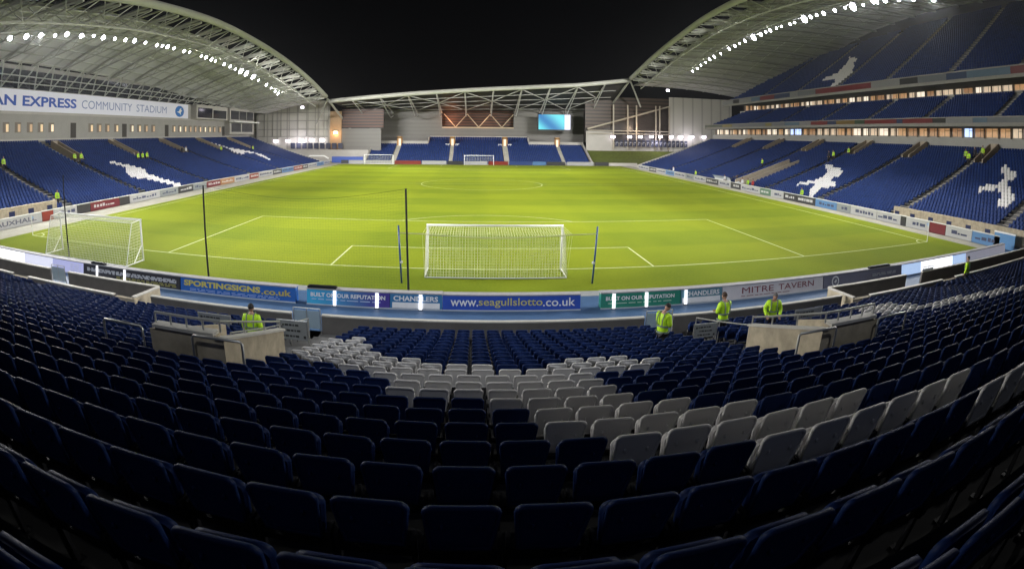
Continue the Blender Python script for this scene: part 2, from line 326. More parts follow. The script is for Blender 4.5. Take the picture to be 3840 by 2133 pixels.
# exits (vomitories) of the near stand with side walls that follow the rake
def rake(y): return ztop((-y-11.26)/0.76)-0.82
for s in (-1, 1):
    xi, xo = 5.45*s, 6.85*s
    v_ = MB(); v_.prism([(-20.85, -0.5), (-17.9, -0.5), (-17.9, rake(-17.9)+1.22), (-20.85, rake(-20.75)+1.22)], 'x', xi-0.08*s, xi+0.06*s)
    v_.box(xi+0.06*s, -20.85, -0.5, xo, -20.7, 3.86)
    v_.prism([(-20.85, -0.5), (-17.9, -0.5), (-17.9, rake(-17.9)+1.22), (-20.85, rake(-20.75)+1.22)], 'x', xo, xo+0.12*s)
    e = v_.build('exit_parapet', TAN, near)
    cp = MB(); cp.prism([(-20.9, rake(-20.75)+1.22), (-17.85, rake(-17.9)+1.22), (-17.85, rake(-17.9)+1.27), (-20.9, rake(-20.75)+1.27)], 'x', xi-0.11*s, xi+0.09*s)
    cp.box(xi+0.1*s, -20.9, 3.86, xo+0.02*s, -20.66, 3.92); q = cp.build('coping', COPING, None); q.parent = e
    st = MB()
    for i in range(14): st.box(xi+0.06*s, -20.7+i*0.3, -0.5, xo, -20.4+i*0.3, -0.3+max(0, (i-4))*0.16)
    st.build('exit_steps', CONC, near)
    h = MB(); zz = 4.12; n_ = 4
    for i in range(n_+1):
        x = xi+(xo-xi)*i/n_; h.tube([(x, -20.78, 3.92), (x, -20.78, zz)], 0.02, 6)
    h.tube([(xi, -20.78, zz), (xo, -20.78, zz)], 0.025, 6)
    h.tube([(xi, -20.78, zz), (xi, -17.9, rake(-17.9)+1.45)], 0.025, 6)
    for y in (-19.8, -18.8, -17.9): h.tube([(xi, y, rake(y)+1.27), (xi, y, rake(y)+1.47)], 0.02, 6)
    h.build('parapet_rail', GALV, near)
    # long low rail beside the steps below the exit
    h = MB()
    for xx in (xo, ):
        P_ = [(xx, y, rake(y)+1.0) for y in (-17.7, -15.5, -13.5, -11.6)]; h.tube(P_, 0.022, 6)
        for p in P_: h.tube([(p[0], p[1], rake(p[1])), p], 0.02, 6)
    h.build('stair_rail', GALV, near)
    stp = MB()
    for k in range(0, 9): stp.box(xi*1.0+0.1*s, yrow(k)+0.28, rake(yrow(k)+0.3)-0.3, xo-0.1*s, yrow(k)+0.64, ztop(k)-0.82+0.14)
    stp.build('stair', CONC_DK, near)
# free-standing barrier rails beside each exit
for x0, x1, wd in ((-8.03, -7.05, 'standing left of the left exit in the near stand'), (-5.93, -4.94, 'in front of the tan wall of the left exit'), (4.66, 5.61, 'in front of the tan wall of the right exit'), (6.85, 7.8, 'standing right of the right exit in the near stand')):
    cx = (x0+x1)/2; t = thing('barrier_rail', 'bent steel tube barrier '+wd, 'barrier', (cx, -21.0, rake(-21)), 'steel barriers behind the near exits')
    z = 3.88; MB().tube([(x0, -21, rake(-21)-0.05), (x0, -21, z-0.04), (x0+0.04, -21, z), (x1-0.04, -21, z), (x1, -21, z-0.04), (x1, -21, rake(-21)-0.05)], 0.026, 8).build('rail', GALV, t, True)
# block signs and gates at the front of the aisles
def panel_sign(x0, x1, y, z0, z1, label, lines=3, m=None):
    t = thing('block_sign', label, 'sign', ((x0+x1)/2, y, z0), 'white block signs in the near stand')
    MB().box(x0, y, z0, x1, y+0.03, z1).build('board', m or colmat((0.24, 0.25, 0.25)), t)
    pm = MB(); H = z1-z0; W_ = x1-x0
    for i in range(lines):
        zz = z1-H*(0.2+0.3*i); a = x0+0.16*W_+0.05*(i % 2); 
        for j in range(5):
            l_ = W_*(0.05+0.07*((i*3+j*2) % 3)/2); pm.box(a, y-0.006, zz-H*0.05, a+l_, y-0.001, zz+H*0.05); a += l_+0.03
            if a > x1-0.2*W_: break
    pm.box(x0+0.05*W_, y-0.006, z1-0.3*H, x0+0.12*W_, y-0.001, z1-0.15*H); pm.box(x1-0.13*W_, y-0.006, z0+0.1*H, x1-0.05*W_, y-0.001, z0+0.25*H)
    pm.build('printing', colmat((0.03, 0.03, 0.03)), t)
    fr = MB()
    for x in (x0-0.03, x1+0.03): fr.tube([(x, y+0.015, z0-0.45), (x, y+0.015, z1+0.04)], 0.018, 6)
    fr.tube([(x0-0.03, y+0.03, z1+0.02), (x1+0.03, y+0.03, z1+0.02)], 0.014, 6); fr.build('frame', GALV, t)
panel_sign(-6.98, -6.05, -14.2, 1.17, 1.77, 'white printed sign right of the steward by the left exit')
panel_sign(-9.9, -8.75, -14.0, 1.15, 1.62, 'pale printed sign left of the steward by the left exit')
panel_sign(5.9, 6.7, -13.6, 0.98, 1.42, 'grey printed sign behind the tall steward standing right of centre')
panel_sign(9.7, 10.9, -14.0, 1.2, 1.65, 'grey printed sign to the right of the bearded steward by the right exit')
for x0, lab in ((-7.85, 'pale gate in the near front wall beside the left steps'), (5.25, 'pale gate in the near front wall beside the right steps'), (-22.3, 'pale blue gate between the left wheelchair bays'), (22.8, 'pale gate between the right wheelchair bays')):
    yy = -10.42 if abs(x0) < 10 else -9.05
    t = thing('gate', lab, 'gate', (x0, yy, 0), 'gates in the near front wall'); wdt = 1.12
    fr = MB()
    for a in (x0+0.03, x0+wdt/2, x0+wdt-0.03): fr.tube([(a, yy, -0.1), (a, yy, 0.92)], 0.02, 6)
    fr.tube([(x0+0.03, yy, 0.92), (x0+wdt-0.03, yy, 0.92)], 0.02, 6); fr.build('frame', GALV, t)
    MB().box(x0+0.06, yy-0.012, 0.12, x0+wdt-0.06, yy+0.012, 0.82).build('leaf', mat('perspex', (0.40, 0.50, 0.56), 0.2, alpha=0.75), t)
# white seats of the two seat pictures: row -> list of (first, last) column
WH = {4: [(-7, -7)], 5: [(-8, -7)], 6: [(-8, -6)], 7: [(-8, -6)], 8: [(-8, -5)], 9: [(-8, -3), (4, 6)], 10: [(-7, 0), (3, 7)], 11: [(-5, 6)], 12: [(-3, 4)], 13: [(-2, 4)], 14: [(-2, 4)],
      15: [(1, 4)], 16: [(2, 5)], 17: [(2, 6)], 18: [(3, 8)], 19: [(5, 10)], 20: [(9, 12)], 21: [(12, 14)]}
WX = {3: [(13.2, 14.2)], 4: [(12.8, 14.6)], 5: [(12.3, 14.4)], 6: [(11.9, 14.2)], 7: [(11.9, 13.6)], 8: [(12.2, 15.6)], 9: [(12.6, 16.4)], 10: [(13.5, 16.6)], 11: [(14.2, 16.2)], 12: [(14.8, 16)], 13: [(14, 15)]}
near_seats = []
for k in range(NR):
    half = k <= 11; p = 0.475*(1.045 if half else 1.0)
    for c_ in range(-84, 90):
        x = -1.22+p*(c_+(0.5 if half else 0))
        if abs(x) > 40.5: continue
        if 5.35 < abs(x) < 6.95 and k <= 12: continue
        if abs(x) > 14.4 and k == 0 and abs(x) < 15.6: continue
        if 20.6 < abs(x) < 21.8 : continue
        if 33.6 < abs(x) < 34.8 : continue
        wt = any(a <= c_ <= b_ for a, b_ in WH.get(k, [])) or any(a <= x <= b_ for a, b_ in WX.get(k, []))
        near_seats.append((x, yrow(k)+0.084, ztop(k)-0.82, k, wt))
vis = []
for i, (x, y, z, k, wt) in enumerate(near_seats):
    px, py = in_photo((x, y, z+0.75))
    if -60 < px < 3900 and 0 < py < 2200 and (y > CAM[1]-0.3): vis.append((math.dist((x, y, z+0.6), CAM), i, px, py))
vis.sort(); own = set(i for _, i, _, _ in vis[:300])
ordw = ['first', 'second', 'third', 'fourth', 'fifth', 'sixth', 'seventh', 'eighth', 'ninth', 'tenth', 'eleventh', 'twelfth', 'thirteenth', 'fourteenth', 'fifteenth', 'sixteenth', 'seventeenth', 'eighteenth', 'nineteenth']
tens = ['', '', 'twenty', 'thirty', 'forty', 'fifty', 'sixty', 'seventy', 'eighty']
def ordi(n):
    if n < 20: return ordw[n-1]
    return (tens[n//10][:-1]+'ieth') if n % 10 == 0 else tens[n//10]+'-'+ordw[n % 10-1]
byrow = {}
for d, i, px, py in vis: byrow.setdefault(near_seats[i][3], []).append((px, i))
ordn = {}
for k, L_ in byrow.items():
    L_.sort()
    for n_, (px, i) in enumerate(L_): ordn[i] = n_+1
kmax = max(near_seats[i][3] for i in own)
proto = {}
for i in sorted(own):
    x, y, z, k, wt = near_seats[i]
    lab = '%s seat, %s from left in the %s row up from the photo bottom' % ('white' if wt else 'blue', ordi(ordn[i]), ordi(kmax-k+1))
    if wt not in proto:
        t = thing('stadium_seat', lab, 'seat', (x, y, z), 'tip-up seats of the near stand'); sm = SEAT_WHITE if wt else SEAT_BLUE
        for nm, tp, mm in (('backrest', T_BACK, sm), ('seat_pan', T_PAN, sm), ('bracket', T_BRK, STEEL_DARK)):
            me = tp.mesh(nm, mm)
            if nm != 'bracket': me.polygons.foreach_set('use_smooth', [len(p_.vertices) == 4 for p_ in me.polygons])
            raw(nm, me, t)
        proto[wt] = t
    else: dup(proto[wt], (x, y+random.uniform(-0.01, 0.01), z), random.uniform(-0.035, 0.035), lab)
rest = [s_ for i, s_ in enumerate(near_seats) if i not in own]
P_ = np.array([s_[:3] for s_ in rest]); mi = np.array([1 if s_[4] else 0 for s_ in rest])
bulk.put(T_BACK, P_, 0, mi); bulk.put(T_PAN, P_, 0, mi); bulk.put(T_BRK, P_, 0, 2)
# ------------------------------------------------------------------ generic side terraces
def rows(profile, a0, n, pitch=0.76): return [(a0+i*pitch, profile(a0+i*pitch)) for i in range(n)]
def side_block(stand, sgn, rws, y0f, y1f, aisles, gulls=(), depth0=-0.6, startf=None, seat_filter=None, sp=0.485, m=CONC_DK):
    """sgn -1: left stand (faces +x); +1: right stand (faces -x). y0f/y1f give the row's ends."""
    tr = MB(); ys_ = []; lab = []
    for i, (a, zt) in enumerate(rws):
        y0, y1 = y0f(a), y1f(a); z = zt-0.82
        tr.box(sgn*(a-0.66), y0, depth0, sgn*(a+0.12), y1, z)
        n = int((y1-y0)/sp)
        for j in range(n):
            y = y0+sp*(j+0.5)
            if any(abs(y-q) < 0.72 for q in aisles): continue
            if seat_filter and not seat_filter(a, y): continue
            wh = any(gf(a, y) for gf in gulls); ys_.append((sgn*(a-0.05), y, z)); lab.append(1 if wh else 0)
    tr.build('terrace', m, stand)
    bulk.put(T_FAR, ys_, PI/2 if sgn > 0 else -PI/2, np.array(lab))
    for q in aisles:
        am = MB()
        for i, (a, zt) in enumerate(rws):
            if not (y0f(a) < q < y1f(a)): continue
            z = zt-0.82; am.box(sgn*(a-0.64), q-0.58, z+0.004, sgn*(a+0.1), q+0.58, z+0.03, 0)
            am.box(sgn*(a-0.64), q-0.5, z+0.035, sgn*(a-0.54), q+0.5, z+0.05, 1)
            am.box(sgn*(a-0.30), q-0.58, z+0.03, sgn*(a+0.1), q+0.58, z+0.14, 0)
        am.build('stair', [mat('stair_concrete', (0.16, 0.15, 0.14), 0.8, var=0.15), mat('step_edge_paint', (0.62, 0.58, 0.5), 0.7)], stand)
def in_poly(poly):
    P = np.array(poly)
    def f(a, y):
        ins = False; n = len(P); j = n-1
        for i in range(n):
            if (P[i][1] > y) != (P[j][1] > y) and a < (P[j][0]-P[i][0])*(y-P[i][1])/(P[j][1]-P[i][1]+1e-12)+P[i][0]: ins = not ins
            j = i
        return ins
    return f
# one seagull outline in (distance up the tier, position along it), reused for each picture in the seats
def exit_box(stand, sgn, a0, a1, y0, y1, prof):
    """side walls and back of an exit cut into a side tier"""
    v_ = MB()
    for yy in (y0, y1-0.2): v_.prism([(sgn*a0, prof(a0)-0.9), (sgn*a1, prof(a1)-0.9), (sgn*a1, prof(a1)+0.35), (sgn*a0, prof(a0)+0.15)], 'y', yy, yy+0.2)
    v_.box(sgn*a1, y0, prof(a1)-0.9, sgn*(a1+0.2), y1, prof(a1)+0.35)
    e = v_.build('exit_parapet', mat('exit_concrete', (0.36, 0.30, 0.23), 0.8, var=0.12), stand)
    return e
# ------------------------------------------------------------------ left stand
left = thing('grandstand', 'grey stand along the left touchline with the long lettered fascia under its roof', 'grandstand', (-50, 45, 0))
fL = lambda a: 1.1+.27*(a-40.3)+.0022*(a-40.3)**2
lr = rows(fL, 40.3, 26)
Lvom = [(25.9, 27.4), (39.9, 41.4), (55.6, 57.1), (70.4, 71.9), (85.4, 86.9)]
gullA = in_poly([(58.7, 73.3), (57.5, 73.6), (54.9, 75.0), (53, 76), (50.5, 80.5), (48, 82.6), (44.6, 79.9), (44.9, 78.6), (48.8, 80.6), (49.6, 78), (49.2, 74.4), (50.6, 73.2), (52.6, 75), (55.5, 74), (58.2, 72.2)])
gullB = in_poly([(50.4, 30.6), (50.2, 31.9), (47.8, 34.2), (46.6, 34.4), (44.9, 33.0), (40.3, 34.4), (40.3, 32.6), (43.8, 30.4), (44.4, 28.2), (46.3, 29.4), (48, 31.8)])
def Lfilt(a, y):
    if y < 8.9 and a < 41.8: return False
    return not any(y0-0.2 < y < y1+0.3 and 52.4 < a < 58.2 for y0, y1 in Lvom)
side_block(left, -1, lr, lambda a: -16, lambda a: 102.5, [-4.3, 11.0, 25.0, 41.9, 57.9, 72.6, 87.9], [gullA, gullB], seat_filter=Lfilt)
for y0, y1 in Lvom: exit_box(left, -1, 52.6, 58.0, y0, y1, fL)
MB().prism([(-60.3, -0.6), (-38.9, -0.6), (-38.9, 0.6), (-40.0, 1.0), (-60.3, 7.1)], 'y', 102.5, 102.75).build('end_wall', GREYW2, left)
MB().box(-40.0, -16, -0.6, -39.7, 8.8, 1.5).box(-39.75, 8.8, -0.6, -39.6, 102.5, 0.72).build('front_wall', TAN, left)
for y in (-3.2, -0.4, 2.4, 5.0, 7.7): MB().box(-39.72, y-0.38, 0.72, -39.66, y+0.38, 1.16).build('opening', BLUEWIN, left)
# wall with its windows and doors
bw = MB(); wins = [(y, 0.8) for y in (-8, -5.6, 4, 6.4, 8.8, 18.4, 20.8, 23.3, 25.6, 28.0, 37.7, 39.9, 42.2, 44.8, 49.5, 51.9, 54.2, 56.7, 64.4, 66.8, 69.0, 71.2, 73.4, 75.6, 77.9, 80.2, 82.6, 85.4)]
doors = [33.2, 47.2, 61.6, 87.4, 13.2]
MB().box(-60.6, -16, 6.0, -60.3, 103, 17.0).build('back_wall', GREYW, left)
ml = MB(); ml.box(-60.3, -16, 10.55, -60.1, 87, 10.9); ml.box(-60.3, -16, 7.0, -60.15, 103, 7.25); ml.build('string_course', GREYW2, left)
WARM = [mat('lit_window_%s' % n_, (0.3, 0.25, 0.18), 0.3, emit=c_, es=e_) for n_, c_, e_ in (('cream', (1.0, 0.74, 0.42), 0.75), ('amber', (1.0, 0.62, 0.32), 0.42), ('pale', (1.0, 0.85, 0.6), 1.0))]
for i, (y, wd) in enumerate(wins):
    f_ = MB().box(-60.3, y-0.62, 8.1, -60.24, y+0.62, 9.45).build('window', mat('window_reveal', (0.2, 0.17, 0.14), 0.6), left)
    p_ = MB().box(-60.235, y-0.05, 8.2, -60.21, y+0.46, 9.2).build('pane', WARM[[0, 1, 1, 0, 2][i % 5]], None); p_.parent = f_
for y in doors: MB().box(-60.3, y-0.65, 7.2, -60.22, y+0.65, 9.5).build('door', mat('dark_door', (0.045, 0.04, 0.035), 0.6), left)
# glazed boxes at the far end of the wall
gb = MB(); gb.box(-60.3, 71.4, 10.9, -58.8, 86.6, 13.9); gb.box(-60.3, 88, 7.6, -58.8, 102.7, 13.9); gb.build('control_room', GREYW2, left)
for y0, y1, z0, z1 in ((72, 78.8, 11.2, 13.3), (79.3, 86, 11.2, 13.0), (88.6, 93.2, 11.2, 13.3), (93.6, 97.8, 11.2, 13.3), (98.2, 102.2, 11.2, 13.3), (89, 94.5, 8.2, 10.3), (95.2, 101.8, 8.2, 10.3)):
    MB().box(-58.82, y0, z0, -58.76, y1, z1).build('window', DARKGLASS, left)
MB().box(-58.75, 87.5, 10.5, -57.2, 102.9, 10.8).build('balcony', WHITE, left)
# ---- long sign
sg = thing('fascia_sign', 'long white fascia sign with blue lettering and round crest above the left stand', 'sign', (-60, 30, 10.9))
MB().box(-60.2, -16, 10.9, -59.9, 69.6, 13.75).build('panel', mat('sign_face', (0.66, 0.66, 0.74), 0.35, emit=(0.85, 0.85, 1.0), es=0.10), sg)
TB = colmat((0.03, 0.09, 0.42)); TB2 = colmat((0.20, 0.26, 0.46))
def wall_text(body, ya, yb, z0, z1, x, m, parent, bold=0.02, flip=False, name='lettering'):
    me = text_mesh(body, abs(yb-ya), z1-z0, m, bold); o_ = raw(name, me, parent)
    Mx = Matrix(((0, 0, 1, x), (1, 0, 0, ya), (0, 1, 0, z0), (0, 0, 0, 1))) if not flip else Matrix(((0, 0, -1, x), (-1, 0, 0, ya), (0, 1, 0, z0), (0, 0, 0, 1)))
    o_.matrix_world = Mx; o_.matrix_parent_inverse = Matrix.Translation(-Vector(parent.location)); o_.matrix_basis = Mx; return o_
wall_text('AMERICAN', 3.0, 20.0, 11.6, 13.0, -59.88, TB, sg, 0.03)
wall_text('EXPRESS', 21.3, 33.5, 11.6, 13.0, -59.88, TB, sg, 0.03)
wall_text('COMMUNITY', 34.8, 49.0, 11.65, 12.95, -59.88, TB2, sg, 0.0)
wall_text('STADIUM', 50.4, 60.9, 11.65, 12.95, -59.88, TB2, sg, 0.0)
em = MB(); em.prism([(66.0+1.75*math.cos(a), 12.25+1.1*math.sin(a)) for a in np.linspace(0, 2*PI, 28, endpoint=False)], 'x', -59.89, -59.85)
cr = em.build('crest', colmat((0.02, 0.16, 0.48)), sg)
gull = [(-0.9, -0.15), (-0.3, 0.0), (0.1, 0.55), (0.45, 0.7), (0.35, 0.35), (0.75, 0.2), (0.5, 0.0), (0.3, -0.25), (0.35, -0.75), (0.05, -0.45), (-0.3, -0.3)]
q = MB().prism([(66+1.3*a, 12.25+0.95*b_) for a, b_ in gull], 'x', -59.845, -59.82).build('bird', WHITE, None); q.parent = cr; q.matrix_parent_inverse = Matrix()
# ---- roof of the left stand
ARL = [(-16, 16.6), (5, 20.3), (15, 21.7), (22, 22.5), (28, 23.0), (40, 23.6), (55, 23.2), (76, 21.3), (88, 19.5), (100.5, 17.0)]
ZBL = [(-16, 16.9), (16, 17.6), (37, 17.5), (50, 17.1), (75, 15.3), (102, 13.8)]
def arch_roof(stand, sgn, AR, ZB, xback, yend, x_in=43.3, nrib=18, xarch=38.0):
    zf = lambda y: smooth_interp(AR, min(y, AR[-1][0])); zb = lambda y: smooth_interp(ZB, min(y, ZB[-1][0]))
    def roofz(a, y):
        t = (a-xarch)/(xback-xarch); return zf(y)*(1-t)+zb(y)*t+0.9*math.sin(PI*min(1, max(0, t)))-0.3
    ya, yb = AR[0][0], AR[-1][0]
    P = [(sgn*xarch, y, zf(y)) for y in np.linspace(ya, yb, 60)]
    MB().tube(P, 0.52, 12).build('roof_arch', STEEL, stand, True)
    P2 = [(sgn*(xarch+2.6), y, roofz(xarch+2.6, y)-2.3) for y in np.linspace(ya, yb, 60)]
    tm_ = MB().tube(P2, 0.12, 6)
    ys_ = np.linspace(ya+1, yb-0.6, nrib*2+1)
    for i, y in enumerate(ys_):
        a_, b_ = (sgn*xarch, y, zf(y)), (sgn*(xarch+2.6), y, roofz(xarch+2.6, y)-2.3)
        c__ = (sgn*(x_in+0.6), y, roofz(x_in+0.6, y)-0.15)
        tm_.tube([a_, c__], 0.12 if i % 2 else 0.24, 6); tm_.tube([b_, c__], 0.06, 5); 
        if i+1 < len(ys_):
            y2 = ys_[i+1]; tm_.tube([a_, (sgn*(xarch+2.6), y2, roofz(xarch+2.6, y2)-2.3)] if i % 2 else [(sgn*xarch, y2, zf(y2)), b_], 0.06, 5)
    tm_.build('arch_bracing', STEEL, stand)
    G = [[(sgn*a, y, roofz(a, y)) for y in np.linspace(ya, yend, 70)] for a in np.linspace(x_in, xback, 14)]
    rs = MB(); rs.sheet(G); rs.sheet([[(x, y, z+0.25) for x, y, z in q] for q in G]); rs.build('roof', ROOFS, stand)
    rf = MB()
    for i, y in enumerate(np.linspace(ya+1, min(yb, yend)-0.6, nrib+1)):
        A_ = [(sgn*a, y, roofz(a, y)-0.28) for a in np.linspace(xarch+0.3, xback, 14)]; rf.tube(A_, 0.17, 6)
        B_ = [(sgn*a, y, roofz(a, y)-0.35-1.15*math.sin(PI*min(1, (a-xarch)/(xback-xarch)))) for a in np.linspace(xarch+0.4, xback, 14)]; rf.tube(B_, 0.09, 6)
        for j in range(13): rf.tube([A_[j], B_[j+1]] if j % 2 else [B_[j], A_[j+1]], 0.05, 5)
    for a in np.linspace(x_in, xback-0.5, 8): rf.tube([(sgn*a, y, roofz(a, y)-0.12) for y in np.linspace(ya, yend, 40)], 0.08, 5)
    rf.build('roof_truss', STEEL, stand)
    cw = MB(); P3 = np.linspace(ya+2, yb-12, 50)
    for off in (-0.5, 0.5): cw.tube([(sgn*(44+off), y, LZ(sgn, y)+0.55) for y in P3], 0.06, 5)
    for i, y in enumerate(P3):
        cw.box(sgn*43.5, y-0.05, LZ(sgn, y)+0.5, sgn*44.5, y+0.05, LZ(sgn, y)+0.56)
        if i % 3 == 0:
            for off in (-0.5, 0.5): cw.tube([(sgn*(44+off), y, LZ(sgn, y)+0.55), (sgn*(44+off), y, roofz(44, y)-0.2)], 0.035, 5)
    for off in (-0.5, 0.5): cw.tube([(sgn*(44+off), y, LZ(sgn, y)+1.6) for y in P3], 0.03, 5)
    cw.build('catwalk', STEEL, stand)
    return roofz
LLY = [(5.3,16.7),(7.7,17.2),(9.9,17.6),(12.2,17.9),(14.2,18.3),(16.8,18.5),(19.1,18.8),(21.0,18.9),(23.4,19.1),(25.7,19.3),(27.8,19.5),(30.4,19.6),(33.3,19.7),(34.8,19.8),(36.2,19.9),(38.0,19.9),(41.0,19.9),(42.8,20.0),(46.6,19.9),(48.3,19.9),(50.2,19.8),(51.7,19.7),(55.1,19.6),(57.6,19.5),(59.9,19.3),(62.3,19.2),(64.8,19.0),(68.1,18.7),(70.9,18.3),(75.3,17.8),(78.0,17.3),(80.5,16.8),(82.3,16.4)]
RLY = [(6.7,21.6),(9.9,22.2),(12.4,22.6),(14.8,23.0),(16.3,23.1),(17.0,23.3),(19.0,23.3),(21.1,23.5),(22.8,23.7),(25.1,23.8),(27.7,23.9),(29.4,24.0),(30.9,24.0),(32.5,24.0),(35.2,24.0),(36.5,24.0),(39.0,24.1),(40.5,24.1),(42.4,24.1),(43.9,24.1),(45.5,24.0),(48.0,23.9),(51.1,23.8),(53.2,23.7),(55.1,23.6),(57.4,23.4),(61.0,23.0),(63.9,22.8),(66.1,22.6),(68.1,22.3),(70.5,22.0),(72.4,21.6),(74.9,21.3)]
def LZ(sgn, y):
    L_ = LLY if sgn < 0 else RLY
    if y < L_[0][0]: return L_[0][1]-(L_[0][0]-y)*0.2
    return interp(L_, y)
arch_roof(left, -1, ARL, ZBL, 60.3, 116)
# trusses standing between the fascia sign and the back edge of the roof
tt = MB()
for i, y in enumerate(np.arange(-14, 86, 3.4)):
    zt_ = smooth_interp(ZBL, y)-0.6
    tt.tube([(-59.6, y, 13.8), (-57.0, y+1.7, zt_)], 0.09, 6); tt.tube([(-57.0, y+1.7, zt_), (-59.6, y+3.4, 13.8)], 0.09, 6)
for dz in (0.0, 0.9): tt.tube([(-58.2, y, 14.4+dz) for y in np.linspace(-14, 86, 12)], 0.08, 6)
tt.build('clerestory_truss', STEEL, left)
MB().box(-60.3, -16, 13.9, -60.15, 88, 16.4).build('clerestory_glass', DARKGLASS, left)
# ------------------------------------------------------------------ right stand
right = thing('grandstand', 'tall three-tier stand on the right with warm lit concourses between its tiers', 'grandstand', (60, 45, 0))
fR = lambda a: .9+.29*(a-40)+.0025*(a-40)**2
rr_ = rows(fR, 40.4, 26)
Rvom = [(8.3, 9.9), (22.3, 23.9), (35.0, 36.8), (49.0, 50.6), (63.0, 64.6), (77.0, 78.6)]
g1 = in_poly([(50.4, 36.4), (50.2, 33.0), (49.2, 30.6), (47.2, 29.3), (46.0, 29.8), (44.4, 26.0), (43.6, 26.2), (43.0, 28.0), (40.2, 25.8), (40.2, 27.2), (42.4, 29.4), (43.8, 30.6), (42.6, 33.2), (43.2, 34.0), (45.2, 31.8), (47.6, 32.6)])
g2 = in_poly([(54.9, 4.6), (54.8, 3.3), (53.4, 2.2), (53.2, 0.8), (51.8, 1.0), (51.4, 1.9), (50.2, 0.9), (49.9, 0.4), (47.6, -1.7), (45.0, -1.8), (45.0, -0.9), (46.6, 0.0), (48.4, 0.4), (48.9, 1.6), (47.8, 3.8), (48.6, 4.4), (49.6, 3.6), (50.4, 2.4), (52.0, 2.6), (53.3, 3.8)])
def Rfilt(a, y):
    if y < 10 and a < 41.6: return False
    if 44.0 < y < 47.2 and a < 50.5: return False
    return not any(y0-0.3 < y < y1+0.2 and 55.0 < a < 60 for y0, y1 in Rvom)
side_block(right, 1, rr_, lambda a: -16, lambda a: 99.3, [-3.6, 10.6, 24.4, 38.0, 51.6, 65.4, 79.3], [g1, g2], seat_filter=Rfilt)
for y0, y1 in Rvom: exit_box(right, 1, 55.4, 59.6, y0, y1, fR)
MB().prism([(60.3, -0.6), (39.0, -0.6), (39.0, 0.6), (40.2, 1.0), (60.3, 7.6)], 'y', 99.3, 99.55).build('end_wall', GREYW2, right)
MB().box(40.0, -16, -0.6, 40.3, 10.4, 1.38).box(39.7, 10.4, -0.6, 39.85, 99.3, 0.66).build('front_wall', TAN, right)
for y in (9.8, 7.4, 4.7, 2.1, -0.5, -3.0, -5.6, -8.2): MB().box(39.94, y-0.33, 0.5, 39.99, y+0.33, 0.98).build('opening', BLUEWIN, right)
# players' tunnel ramp with its two tan walls
tn = MB()
for y in (44.0, 47.0): tn.prism([(39.6, -0.5), (50.4, -0.5), (50.4, fR(50.4)+0.25), (39.6, 1.2)], 'y', y, y+0.2)
tn.build('tunnel_wall', mat('tunnel_render', (0.42, 0.36, 0.28), 0.8, var=0.1), right)
MB().prism([(39.6, -0.4), (50.4, -0.4), (50.4, 2.6), (39.6, 0.0)], 'y', 44.2, 47.0).build('tunnel_ramp', colmat((0.35, 0.10, 0.05)), right)
# concourse walls, slabs, fascias
MB().box(60.3, -16, 6.5, 60.6, 99, 8.5).box(61.2, -16, 8.5, 61.5, 97, 10.6).build('back_wall', GREYW, right)
fM = lambda a: 10.2+.45*(a-55)
mr = rows(fM, 56.6, 11)
side_block(right, 1, mr, lambda a: -16, lambda a: 94-max(0, a-56)*0.7, [-7, 6.9, 20.4, 33.8, 47.0, 60.3, 73.6], [], depth0=9.7)
MB().box(55.6, -16, 9.75, 56.0, 94, 10.15).box(55.6, -16, 10.72, 56.0, 94, 10.85).build('balcony_front', mat('balcony_render', (0.2, 0.19, 0.175), 0.7, var=0.08), right)
fU = lambda a: 16.2+.6*(a-58)
ur = rows(fU, 58.5, 29)
xbk = [(-16, 78.5), (42, 80), (62, 77.5), (73, 74.5), (82, 66), (88, 58)]
def yend_u(a):
    ys_ = [88-t for t in range(0, 105)]
    for y in ys_:
        if interp(xbk, y) >= a: return float(y)
    return -15.9
g3 = in_poly([(71.5, 54.6), (70.6, 53.0), (69.4, 49.0), (67.4, 48.4), (65.9, 46.4), (63.3, 44.4), (60.8, 44.6), (58.6, 44.6), (58.6, 46.0), (61.4, 47.0), (62.0, 49.0), (61.8, 52.0), (62.9, 52.6), (64.2, 50.0), (66.6, 50.6), (69.5, 52.0)])
side_block(right, 1, ur, lambda a: -16, yend_u, [-10.7, 3.0, 16.7, 30.6, 43.7, 57.2, 70.5], [g3], depth0=15.3)
MB().box(57.6, -16, 15.1, 58.0, 88, 15.5).box(57.6, -16, 16.35, 58.0, 88, 16.5).build('balcony_front', mat('balcony_render', (0.2, 0.19, 0.175), 0.7, var=0.08), right)
MB().box(64.9, -16, 12.5, 65.2, 92, 14.4).box(65.9, -16, 14.4, 66.2, 91, 18).build('back_wall', GREYW, right)
LIT = [mat('lit_concourse_%s' % n_, (0.3, 0.22, 0.15), 0.5, emit=c_, es=e_, var=0.3, scale=2.5) for n_, c_, e_ in (('amber', (1.0, 0.55, 0.26), 0.4), ('cream', (1.0, 0.78, 0.56), 0.6), ('bright', (1.0, 0.87, 0.7), 1.0), ('dim', (0.9, 0.45, 0.22), 0.28), ('blue', (0.45, 0.6, 1.0), 1.6))]
PIL = mat('window_pillar', (0.16, 0.12, 0.09), 0.6)
k_ = 0
